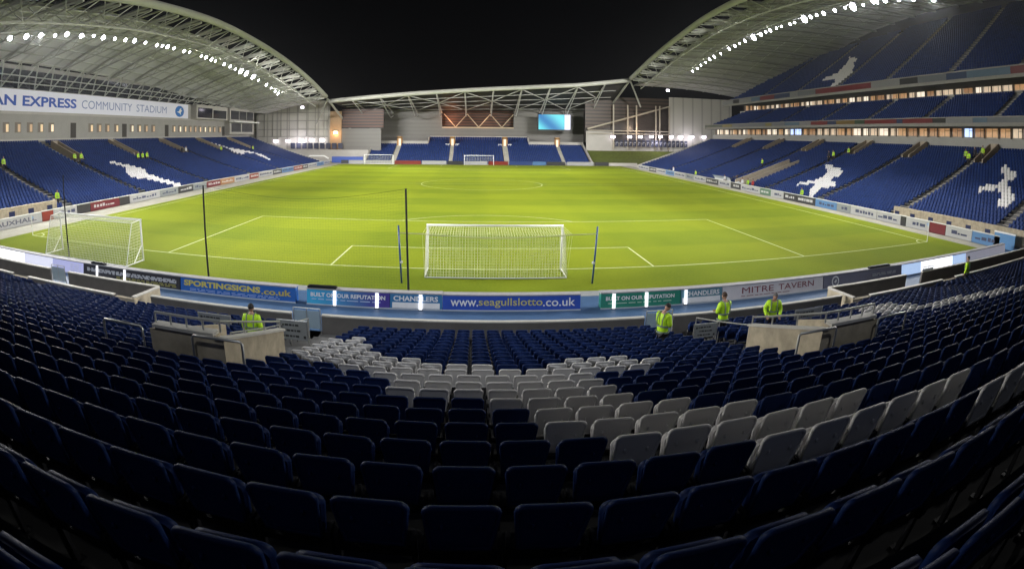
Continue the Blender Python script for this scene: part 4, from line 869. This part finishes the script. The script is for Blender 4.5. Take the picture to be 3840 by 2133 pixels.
near_board(28.65, 30.4, GLAREB, 'pale blue lit board just right of the glaring white one'); near_board(30.45, 36.8, mat('glare_grey', (0.3, 0.3, 0.34), 0.3, emit=(0.7, 0.7, 0.85), es=0.28), 'dim lilac board at the right corner of the near boards')  # glare added as emission, not lit boards
# glare streaks on the boards, added as glowing strips in front of them
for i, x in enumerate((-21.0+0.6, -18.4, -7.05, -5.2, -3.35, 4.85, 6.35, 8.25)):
    t = thing('glare_strip', 'upright white strip lamp on the near boards, %s from the left of eight' % ordi(i+1), 'lamp', (x, -7.2, 0), 'upright strip lamps on the near boards')  # added strips standing in for glare streaks, no real lamps
    MB().prism([(-7.29, 0.03), (-7.26, 0.03), (-7.14, 0.66), (-7.17, 0.66)], 'x', x-0.07, x+0.07).build('tube', mat('strip_glare', (1, 1, 1), 0.5, emit=(0.95, 0.96, 1.0), es=1.1), t)
    MB().box(x-0.10, -7.32, -0.004, x+0.10, -7.2, 0.03).build('glare_strip_base', STEEL_DARK, t)
for x0, x1, lab in ((-8.3, -7.0, 'black box lying on the boards beside the central gap'), (24.0-4, 25.8-4, 'black box lying on the boards toward the right corner'), (-20.9, -19.9, 'black box lying on the boards below the left goal')):
    o = MB().box(x0, -7.08, 0.712, x1, -6.85, 0.80).box(x0+0.1, -7.06, 0.80, x1-0.1, -6.9, 0.83).build('black_box', BLACK); tag(o, lab, 'box', 'black boxes on the near boards')
# side and far boards
def side_board(x, y0, y1, c_, label, h=0.85, txt=None, far_=False):
    if far_:
        t = thing('advertising_board', label, 'advertising board', ((y0+y1)/2, x, 0), 'advertising boards around the far pitch edges')
        MB().box(y0+0.03, x, 0.02, y1-0.03, x+0.12, h).build('panel', colmat(c_), t); MB().box(y0+0.2, x+0.12, 0, y0+0.4, x+0.5, 0.4).build('stay', STEEL_DARK, t); return t
    s_ = 1 if x < 0 else -1
    t = thing('advertising_board', label, 'advertising board', (x, (y0+y1)/2, 0), 'advertising boards around the far pitch edges')
    MB().box(x, y0+0.03, 0.0, x-s_*0.12, y1-0.03, h).build('panel', colmat(c_), t)
    MB().box(x+s_*0.004, y0+0.03, h+0.002, x-s_*0.2, y1-0.03, h+0.06).build('cap', mat('board_cap', (0.6, 0.6, 0.56), 0.6), t)
    if txt: wall_text(txt[0], txt[1], txt[2], 0.22, 0.62, x+s_*0.006, txt[3], t, 0.03, flip=s_ < 0)
    else:
        rn = random.Random(int(y0*7)); q = MB(); y = y0+0.6; tc = (0.55, 0.55, 0.55) if sum(c_) < 0.7 else (0.05, 0.06, 0.12)
        while y < y1-0.9 and y1-y0 > 2.5:
            l_ = rn.uniform(0.25, 0.8); q.box(x+s_*0.003, y, 0.3, x+s_*0.008, y+l_, 0.3+rn.choice((0.14, 0.25, 0.3))); y += l_+rn.uniform(0.08, 0.2)
        if q.v: q.build('printing', colmat(tc), t)
    return t
cw_ = dict(w=(0.42, 0.42, 0.42), r=(0.24, 0.03, 0.02), d=(0.16, 0.02, 0.03), k=(0.04, 0.04, 0.045), b=(0.10, 0.22, 0.42), g=(0.25, 0.27, 0.27), o=(0.35, 0.18, 0.08), n=(0.03, 0.06, 0.2), e=(0.10, 0.18, 0.12))
nmw = dict(w='white', r='bright red', d='dark red', k='black', b='light blue', g='grey', o='tan', n='navy', e='dark green')
y = 5.45; side_board(-38.5, -8, 5.4, cw_['w'], 'white VAUXHALL board beside the left portable goal', 0.82, ('VAUXHALL', -1.5, 4.6, colmat((0.12, 0.12, 0.16))))
for i, (c_, L_) in enumerate((('r', 1.6), ('w', 3.6), ('k', 2.2), ('d', 5.2), ('k', 2.0), ('w', 6.5), ('g', 4.5), ('k', 4), ('g', 4), ('d', 4.5), ('o', 5), ('w', 6), ('r', 4), ('w', 7), ('k', 5), ('b', 7), ('r', 6), ('k', 4), ('w', 7), ('b', 6), ('w', 6))):
    side_board(-38.5, y, y+L_, cw_[c_], '%s board on the left touchline, %s beyond the VAUXHALL board' % (nmw[c_], ordi(i+1))); y += L_
y = -5.6
for i, (c_, L_) in enumerate((('b', 3.4), ('w', 3.4), ('d', 2.2), ('w', 3.4), ('k', 0.8), ('w', 3.8), ('w', 4.6), ('g', 2.6), ('b', 4.4), ('k', 4.2), ('k', 3.2), ('w', 3.4), ('e', 3.0), ('w', 6.0), ('k', 3.4), ('w', 4.6), ('k', 5), ('w', 5.5), ('g', 4), ('w', 6), ('b', 5), ('w', 6), ('k', 5), ('w', 8))):
    side_board(38.3, y, y+L_, cw_[c_], '%s board on the right touchline, %s from the near corner' % (nmw[c_], ordi(i+1))); y += L_
for i, (x0, x1, c_) in enumerate(((-35.5, -33.5, 'k'), (-33.4, -22, 'w'), (-21.4, -14.6, 'r'), (-14.4, -8.2, 'w'), (-8, -4, 'k'), (-3.6, 2.2, 'w'), (2.4, 7.4, 'r'), (7.6, 13.5, 'n'), (13.6, 17, 'b'), (17.2, 22, 'k'), (22.4, 29.6, 'w'), (29.8, 33.6, 'k'))):
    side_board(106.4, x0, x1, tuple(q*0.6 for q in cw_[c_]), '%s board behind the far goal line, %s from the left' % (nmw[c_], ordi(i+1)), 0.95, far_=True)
# blue hoarding box at the right corner and row of dugout things
o = thing('hoarding_box', 'light blue hoarding box at the right-hand near corner of the pitch', 'hoarding', (39.3, -7.0, 0)); MB().box(38.3, -7.3, 0.05, 38.42, -4.9, 1.15).build('panel', colmat((0.10, 0.25, 0.48)), o); MB().box(38.28, -7.35, 1.15, 38.5, -4.85, 1.25).build('cap', WHITE, o)
# ------------------------------------------------------------------ goals
def net_sheet(q, A, B_, Cc, D_, nu, nv, r_=0.006, sag=0.0):
    """cords over the quad A-B (top) / D-C (bottom)"""
    A, B_, Cc, D_ = map(Vector, (A, B_, Cc, D_))
    def P(u, v_): 
        p = (A*(1-u)+B_*u)*(1-v_)+(D_*(1-u)+Cc*u)*v_; p.z -= sag*math.sin(PI*u)*math.sin(PI*v_); return p
    for i in range(nu+1): q.tube([P(i/nu, j/4) for j in range(5)], r_, 3, cap=False)
    for j in range(nv+1): q.tube([P(i/8, j/nv) for i in range(9)], r_, 3, cap=False)
def goal(loc, label, s=1, det=1, depth=2.0, boxy=True, ndiv=46):
    x, y, z = loc; t = thing('football_goal', label, 'goal', loc, 'football goals')
    f = MB(); w2 = 3.66; H = 2.44; R_ = 0.06
    f.tube([(x-w2, y, 0), (x-w2, y, H+0.0), ], R_, 10); f.tube([(x+w2, y, 0), (x+w2, y, H)], R_, 10); f.tube([(x-w2-R_, y, H), (x+w2+R_, y, H)], R_, 10)
    f.build('frame', WHITE, t, True)
    g_ = MB(); yb = y-s*depth; g_.tube([(x-w2, y, 0.04), (x-w2, yb, 0.04), (x+w2, yb, 0.04), (x+w2, y, 0.04)], 0.035, 6)
    if not boxy:
        for sx in (-1, 1): g_.tube([(x+sx*w2, y, H), (x+sx*w2, y-s*0.95, H-0.08), (x+sx*w2, yb, 0.04)], 0.03, 6)
        g_.tube([(x-w2, y-s*0.95, H-0.08), (x+w2, y-s*0.95, H-0.08)], 0.02, 5)
        for sx in (-1, 1): g_.tube([(x+sx*w2, y, 1.0), (x+sx*w2, y-s*1.0, 0.04)], 0.03, 6)
    g_.build('ground_frame', WHITE, t)
    n = MB(); yt, zt_ = (yb-s*1.05+s*0.0, 2.42) if boxy and det > 0 and depth > 1.9 and abs(y) < 1 else (y-s*0.95, H-0.08)
    if boxy and abs(y) < 1: yt = y-s*1.15; zt_ = 2.05
    r_ = 0.007 if det else 0.014
    net_sheet(n, (x-w2, yt, zt_), (x+w2, yt, zt_), (x+w2, yb, 0.05), (x-w2, yb, 0.05), ndiv, ndiv//3, r_)
    net_sheet(n, (x-w2, y, H), (x+w2, y, H), (x+w2, yt, zt_), (x-w2, yt, zt_), ndiv, max(3, ndiv//8), r_)
    for sx in (-1, 1): net_sheet(n, (x+sx*w2, y, H), (x+sx*w2, yt, zt_), (x+sx*w2, yb, 0.05), (x+sx*w2, y, 0.05), ndiv//6, ndiv//4, r_)
    n.build('net', NETW, t); return t
gl = goal((0, 0, 0), 'near white goal in the middle with its net tied back')
goal((0, 105, 0), 'distant white goal in front of the far stand', s=-1, det=0, ndiv=18)
goal((-24.07, -2.58, 0), 'portable white goal standing by the left corner', depth=1.8, boxy=False, ndiv=56)
goal((-25.2, 104.4, 0), 'portable white goal by the far stand, left of the distant goal', s=-1, det=0, boxy=False, ndiv=18)
# stanchions and rope that hold the near net
for x, xt, lab in ((-4.7, -4.83, 'blue net stanchion left of the near goal'), (4.79, 4.92, 'blue net stanchion right of the near goal')):
    t = thing('net_stanchion', lab, 'pole', (x, -3.08, 0), 'blue stanchions behind the near goal')
    MB().tube([(x, -3.08, 0), ((x+xt)/2, -3.08, 1.4), (xt, -3.08, 2.9)], 0.045, 10).build('pole', BLUE_POLE, t, True); MB().box(x-0.06, -3.15, 1.02, x+0.06, -3.0, 1.12).build('collar', WHITE, t)
rp = MB(); P_ = [(-4.8, -3.08, 2.53), (-3.66, -3.05, 2.50)]+[(-3.66+7.32*i/14, -3.05+0.6*math.sin(PI*i/14)*0, 2.50-0.16*math.sin(PI*i/14)) for i in range(1, 14)]+[(3.66, -3.05, 2.49), (4.88, -3.08, 2.53)]
rp.tube(P_, 0.022, 6); o = rp.build('net_rope', colmat((0.7, 0.72, 0.4))); tag(o, 'white rope strung between the two blue stanchions behind the near goal', 'rope')
# re-hang: upper net between crossbar and rope
q = MB()
for i in range(61):
    x = -3.66+7.32*i/60; zr_ = 2.50-0.16*math.sin(PI*i/60); q.tube([(x, -0.06, 2.44), (x, -3.05, zr_)], 0.006, 3, cap=False); q.tube([(x, -3.05, zr_), (x, -2.0, 0.06)], 0.005, 3, cap=False)
q2 = q.build('net_curtain', NETW, gl)
# ball-stop net on three black poles
bs = thing('ball_stop_net', 'fine dark ball-stop net hung on three tall black poles behind the left goal line', 'net', (-15, -4.2, 0))
pp = [(-25.7, -4.04, 5.03, -25.72), (-14.84, -4.23, 4.75, -14.86), (-4.21, -4.32, 4.83, -4.3)]
for x, y, h, xt in pp: MB().tube([(x, y, 0), (xt, y, h)], [0.055, 0.045], 8).build('pole', BLACK, bs)
for (xa, ya, ha, _), (xb, yb, hb_, _) in zip(pp[1:2], pp[2:]):
    n = MB(); nu = 78; nv = 34
    def P(u, v_): z1 = (ha*(1-u)+hb_*u)-0.55*math.sin(PI*u); return (xa+(xb-xa)*u, ya+(yb-ya)*u, z1*(1-v_)+0.05*v_)
    for i in range(nu+1): n.tube([P(i/nu, 0), P(i/nu, 1)], 0.0016, 3, cap=False)
    for j in range(nv+1): n.tube([P(i/16, j/nv) for i in range(17)], 0.0016 if j else 0.007, 3, cap=False)
    n.build('net', NETB, bs)
for x, y, lab in ((34, 0, 'white corner flag pole at the right near corner'), (-34, 0, 'white corner flag pole at the left near corner')):
    t = thing('corner_flag', lab, 'corner flag', (x, y, 0), 'near corner flags'); MB().tube([(x, y, 0), (x, y, 1.5)], 0.03, 8).build('pole', WHITE, t); MB().prism([(y, 1.15), (y+0.35, 1.32), (y, 1.5)], 'x', x-0.01, x+0.01).build('flag', colmat((0.3, 0.4, 0.6)), t)
# ------------------------------------------------------------------ people
def skin_mesh(name, verts, edges, radii, mats, levels=1):
    me = bpy.data.meshes.new(name); me.from_pydata(verts, edges, []); o_ = bpy.data.objects.new(name, me); C.objects.link(o_)
    md = o_.modifiers.new('s', 'SKIN'); md.use_smooth_shade = True
    for i, r_ in enumerate(radii):
        sv = me.skin_vertices[0].data[i]; sv.radius = r_ if isinstance(r_, tuple) else (r_, r_); sv.use_root = i == 0
    ss = o_.modifiers.new('u', 'SUBSURF'); ss.levels = levels; ss.render_levels = levels
    bpy.context.view_layer.update(); m2 = bpy.data.meshes.new_from_object(o_.evaluated_get(bpy.context.evaluated_depsgraph_get())); bpy.data.objects.remove(o_)
    m2.materials.clear(); m2.materials.append(mats); m2.polygons.foreach_set('use_smooth', [True]*len(m2.polygons)); m2.name = name; return m2
def person_parts(pose):
    """pose: dict of elbow/hand positions for both sides, lean, head tilt"""
    H = {}
    v_ = [(0, 0, 0.95)]; e_ = []; r_ = [(0.15, 0.11)]
    def chain(start, pts):
        last = start
        for p, q in pts: v_.append(p); r_.append(q); e_.append((last, len(v_)-1)); last = len(v_)-1
        return last
    ly = pose.get('lean', 0.0)
    ch = chain(0, [((0, ly*0.3, 1.12), (0.14, 0.10)), ((0, ly*0.7, 1.30), (0.16, 0.115)), ((0, ly, 1.44), (0.13, 0.09))])
    nk = chain(ch, [((0, ly*1.1, 1.53), (0.06, 0.06)), ((0, ly*1.1+0.01, 1.58), (0.055, 0.055))])
    hand_r = []
    for s, k in ((-1, 'l'), (1, 'r')):
        el, hd = Vector(pose[k+'e']), Vector(pose[k+'h'])
        sh = chain(ch, [((s*0.19, ly, 1.42), (0.07, 0.07)), (tuple(el), (0.05, 0.05)), (tuple(hd), (0.032, 0.032))])
        d = (hd-el).normalized(); side = d.cross(Vector((0, 1, 0.2))).normalized(); pm = chain(sh, [(tuple(hd+d*0.06), (0.036, 0.02))])
        for n_, (off, ln) in enumerate(((-0.03, 0.065), (-0.01, 0.08), (0.01, 0.075), (0.03, 0.06))):
            chain(pm, [(tuple(hd+d*0.09+side*off), 0.01), (tuple(hd+d*(0.09+ln)+side*off*1.1+Vector((0, 0.015, 0))), 0.008)])
        chain(pm, [(tuple(hd+d*0.06+Vector((-s*0.035, 0.02, 0))), 0.011), (tuple(hd+d*0.10+Vector((-s*0.05, 0.03, 0))), 0.009)])
        chain(0, [((s*0.10, 0.0, 0.86), (0.095, 0.10)), ((s*0.11, 0.02, 0.50), (0.06, 0.065)), ((s*0.12, -0.01, 0.12), (0.042, 0.045)), ((s*0.12, 0.10, 0.05), (0.042, 0.035)), ((s*0.125, 0.17, 0.04), (0.035, 0.025))])
    body = skin_mesh('body', v_, e_, r_, SKIN)
    # head with nose and ears joined to the body mesh
    bm = bmesh.new(); bm.from_mesh(body); hx = pose.get('head', 0.0); ht = pose.get('turn', 0.0)
    M_ = Matrix.Translation((0, ly*1.1+0.02+hx*0.12, 1.68-abs(hx)*0.05)) @ Matrix.Rotation(ht, 4, 'Z') @ Matrix.Rotation(-hx*0.7, 4, 'X')
    bmesh.ops.create_uvsphere(bm, u_segments=16, v_segments=12, radius=1, matrix=M_ @ Matrix.Diagonal((0.078, 0.098, 0.118, 1)))
    bmesh.ops.create_uvsphere(bm, u_segments=6, v_segments=5, radius=1, matrix=M_ @ Matrix.Translation((0, 0.10, -0.015)) @ Matrix.Diagonal((0.014, 0.02, 0.025, 1)))
    for s in (-1, 1): bmesh.ops.create_uvsphere(bm, u_segments=6, v_segments=5, radius=1, matrix=M_ @ Matrix.Translation((s*0.08, 0, -0.01)) @ Matrix.Diagonal((0.012, 0.02, 0.032, 1)))
    for f in bm.faces: f.smooth = True
    bm.to_mesh(body); bm.free()
    jv = [(0, 0, 0.80), (0, ly*0.2, 1.0), (0, ly*0.7, 1.25), (0, ly, 1.43), (0, ly*1.1, 1.50)]; jr = [(0.21, 0.165), (0.195, 0.155), (0.20, 0.16), (0.165, 0.125), (0.085, 0.085)]; je = [(0, 1), (1, 2), (2, 3), (3, 4)]
    for s, k in ((-1, 'l'), (1, 'r')):
        el, hd = pose[k+'e'], pose[k+'h']; n0 = len(jv); jv += [(s*0.20, ly, 1.42), el, hd]; jr += [0.098, 0.078, 0.06]; je += [(3, n0), (n0, n0+1), (n0+1, n0+2)]
    jk = skin_mesh('jacket', jv, je, jr, HIVIS)
    bands = MB()
    for z, a, b_ in ((0.93, 0.222, 0.178), (1.12, 0.216, 0.172)):
        n = 24; Rg = []
        for zz, g_ in ((z-0.028, 0), (z-0.024, 0.006), (z+0.024, 0.006), (z+0.028, 0)):
            Rg += [((a+g_)*math.cos(2*PI*i/n), ly*0.4*(z-0.8)+(b_+g_)*math.sin(2*PI*i/n), zz) for i in range(n)]
        bands.add(Rg, [(j*n+i, j*n+(i+1) % n, (j+1)*n+(i+1) % n, (j+1)*n+i) for j in range(3) for i in range(n)])
    for s in (-1, 1): bands.tube([(s*0.11, 0.178, 1.15), (s*0.11, 0.165+ly*0.6, 1.34), (s*0.11, 0.06+ly, 1.53), (s*0.11, -0.10+ly, 1.50), (s*0.11, -0.17+ly*0.6, 1.34), (s*0.11, -0.178, 1.15)], 0.02, 5)
    tr = skin_mesh('trousers', [(0, 0, 0.95), (0.10, 0, 0.85), (0.11, 0.02, 0.5), (0.12, -0.01, 0.08), (-0.10, 0, 0.85), (-0.11, 0.02, 0.5), (-0.12, -0.01, 0.08)], [(0, 1), (1, 2), (2, 3), (0, 4), (4, 5), (5, 6)], [(0.16, 0.13), 0.115, 0.085, 0.075, 0.115, 0.085, 0.075], TROUS)
    cap = bmesh.new(); bmesh.ops.create_uvsphere(cap, u_segments=16, v_segments=10, radius=1, matrix=M_ @ Matrix.Translation((0, -0.012, 0.022)) @ Matrix.Diagonal((0.088, 0.102, 0.112, 1)))
    kill = [v2 for v2 in cap.verts if (M_.inverted() @ v2.co).z < -0.03 or ((M_.inverted() @ v2.co).y > 0.05 and (M_.inverted() @ v2.co).z < 0.05)]; bmesh.ops.delete(cap, geom=kill, context='VERTS')
    for f in cap.faces: f.smooth = True
    hm = bpy.data.meshes.new('hair'); cap.to_mesh(hm); cap.free()
    return body, jk, bands.mesh('reflective_bands', BAND), tr, hm
def person(loc, rz, pose, label, hair=HAIR, hgt=1.0, parts=None, jacket=None):
    B_ = parts or person_parts(pose); t = thing('person', label, 'person', loc); t.rotation_euler = (0, 0, rz); t.scale = (hgt, hgt, hgt)
    for nm, me in zip(('body', 'jacket', 'reflective_bands', 'trousers', 'hair'), B_):
        if nm == 'hair': me = me.copy(); me.materials.clear(); me.materials.append(hair)
        if nm == 'jacket' and jacket: me = me.copy(); me.materials.clear(); me.materials.append(jacket)
        if nm == 'reflective_bands' and jacket: continue
        raw(nm, me, t)
    return t
down = dict(le=(-0.27, -0.02, 1.16), lh=(-0.27, 0.06, 0.92), re=(0.27, -0.02, 1.16), rh=(0.27, 0.06, 0.92))
front = dict(le=(-0.25, 0.02, 1.15), lh=(-0.08, 0.24, 1.12), re=(0.25, 0.02, 1.15), rh=(0.08, 0.24, 1.08), head=0.9)
fold = dict(le=(-0.27, 0.04, 1.15), lh=(0.02, 0.23, 1.2), re=(0.27, 0.04, 1.15), rh=(-0.02, 0.25, 1.14), head=0.3)
lean = dict(le=(-0.30, 0.05, 1.18), lh=(-0.24, 0.28, 1.02), re=(0.30, 0.05, 1.18), rh=(0.24, 0.28, 1.02), lean=0.10, head=0.5)
person((-7.25, -15.5, 0.9), 0, down, 'steward in hi-vis jacket seen from behind at the left exit of the near stand', HAIR, 0.98)
person((4.45, -14.35, 0.68), -1.1, front, 'steward in long hi-vis coat with bowed head among the seats right of centre', HAIR, 1.02)
person((7.3, -12.85, 0.28), 0.35, fold, 'tall steward in hi-vis coat and dark trousers standing before the MITRE TAVERN board', mat('brown_hair', (0.05, 0.025, 0.015), 0.7), 1.08)
person((8.95, -13.5, 0.48), 2.8, lean, 'grey-haired steward in hi-vis jacket standing behind the right exit wall', GREYHAT, 1.02)
person((24.4, -11.5, 0.0), 0.3, down, 'steward in a long hi-vis coat by the right wheelchair bay gate', HAIR, 1.0)
# dark bag hugged by the bearded steward
shared = person_parts(down)
DKJ = mat('dark_jacket', (0.02, 0.02, 0.03), 0.8); WHJ = mat('white_shirt', (0.6, 0.6, 0.62), 0.7); REDJ = mat('red_jacket', (0.4, 0.03, 0.03), 0.7)
FAR_P = [(-51.7, 11.1, 'L', None, 'steward beside the left-edge stair of the left stand'), (-51.9, 24.7, 'L', None, 'left one of two stewards at the second stair of the left stand'), (-51.8, 26.0, 'L', None, 'right one of two stewards at the second stair of the left stand'),
 (-50.6, 38.4, 'L', None, 'leftmost steward of three at the third exit of the left stand'), (-50.5, 39.5, 'L', None, 'middle steward of three at the third exit of the left stand'), (-50.6, 40.9, 'L', None, 'rightmost steward of three at the third exit of the left stand'),
 (-52.0, 54.3, 'L', DKJ, 'dark-clothed person at the fourth exit of the left stand'), (-52.0, 55.6, 'L', WHJ, 'pale-clothed person at the fourth exit of the left stand'), (-51.5, 69.2, 'L', None, 'steward beside the far seagull of white seats in the left stand'), (-50.9, 84.3, 'L', None, 'steward at the farthest exit of the left stand'), (-41.1, 10.3, 'L', None, 'steward at the foot of the left stand behind the ball-stop net'),
 (48.0, 52.5, 'R', None, 'steward alone in the lower right stand beyond the tunnel'), (53.1, 39.1, 'R', DKJ, 'person in dark clothes on the stair above the middle seagull'), (53.4, 38.2, 'R', None, 'steward on the stair above the middle seagull of white seats'), (55.1, 36.2, 'R', None, 'steward beside the exit above the middle seagull of white seats'),
 (56.2, 11.9, 'R', None, 'leftmost steward of the group near the upper right stair'), (55.5, 10.9, 'R', None, 'front steward of the group near the upper right stair'), (56.7, 10.6, 'R', DKJ, 'dark-clothed person in the group near the upper right stair'), (57.3, 9.6, 'R', None, 'rightmost steward of the group near the upper right stair'),
 (38.9, 26.9, 'G', None, 'steward standing at the foot of the middle seagull on the right touchline'), (39.0, 41.8, 'G', None, 'steward bending by the tunnel mouth on the right touchline'), (40.2, 47.6, 'G', DKJ, 'person in dark clothes standing on the tunnel wall side'), (38.9, 43.4, 'G', WHJ, 'person in white by the tunnel mouth'), (39.1, 40.4, 'G', REDJ, 'person in a red top by the right touchline'), (39.0, 49.8, 'G', WHJ, 'person in white standing by the far dugout'), (39.0, 62.0, 'G', None, 'steward far along the right touchline'), (39.0, 73.5, 'G', WHJ, 'distant person in white on the right touchline')]
for x, y, k, jk, lab in FAR_P:
    z = (fL(-x)-0.82) if k == 'L' else (fR(x)-0.82) if k == 'R' else 0.0
    t = person((x, y, z), -PI/2 if k == 'L' else PI/2, down, lab, hair=HAIR, parts=shared, jacket=jk); t['group'] = 'people far across the ground'
# dugout seats and kit by the tunnel
dg = thing('dugout', 'white dugout shelter with pale seats by the tunnel mouth', 'dugout', (39.2, 51.5, 0))
MB().sheet([[(38.6+0.9*math.sin(a), y, 1.5*math.cos(a*0.9)+0.0) for y in (48.2, 50, 52, 54.4)] for a in np.linspace(0.05, 1.2, 6)]).build('canopy', mat('dugout_perspex', (0.5, 0.55, 0.6), 0.3), dg)
db = MB()
for i in range(11): db.box(38.9, 48.4+i*0.54, 0.1, 39.3, 48.8+i*0.54, 0.5); db.box(39.3, 48.4+i*0.54, 0.1, 39.38, 48.8+i*0.54, 0.95)
db.build('bench', WHITE, dg)
tb = thing('kit_table', 'white kit table piled with pale bags beside the tunnel mouth', 'table', (38.9, 44.6, 0)); MB().box(38.5, 43.6, 0.62, 39.2, 45.8, 0.7).build('tabletop', WHITE, tb)
lg = MB()
for yy in (43.8, 45.6):
    for xx in (38.6, 39.1): MB().box(xx-0.03, yy-0.03, 0, xx+0.03, yy+0.03, 0.62).build('leg', STEEL_DARK, tb)
for i, (yy, zz) in enumerate(((43.9, 0.3), (44.6, 0.42), (45.3, 0.25))):
    o = MB().tube([(38.85, yy, 0.71), (38.85, yy, 0.71+zz*0.6), (38.85, yy, 0.71+zz)], [0.22, 0.25, 0.08], 8).build('kit_bag', colmat((0.4, 0.42, 0.45)), None, True)
    tag(o, 'pale kit bag on the white table, %s' % ('nearest the camera', 'the tallest, in the middle', 'farthest from the camera')[i], 'bag', 'kit bags on the table')
# ------------------------------------------------------------------ damp night air
HAZE = 0.00024
if HAZE:
    hz = MB().box(-75, -50, -2, 100, 140, 40)
    hm_ = bpy.data.materials.new('haze_air'); hm_.use_nodes = True; t_ = hm_.node_tree; t_.nodes.remove(t_.nodes['Principled BSDF'])
    pv = t_.nodes.new('ShaderNodeVolumePrincipled'); pv.inputs['Color'].default_value = (0.9, 0.92, 0.95, 1); pv.inputs['Density'].default_value = HAZE; pv.inputs['Anisotropy'].default_value = 0.82
    t_.links.new(pv.outputs[0], t_.nodes['Material Output'].inputs['Volume']); o = hz.build('haze', hm_); tag(o, kind='stuff')
# ------------------------------------------------------------------ all other seats
so = bulk.build('seat_rows', [SEAT_BLUE, SEAT_WHITE, STEEL_DARK]); tag(so, kind='stuff')
print('near seats', len(near_seats), 'own', len(own), 'bulk verts', len(so.data.vertices), 'objects', len(bpy.data.objects))
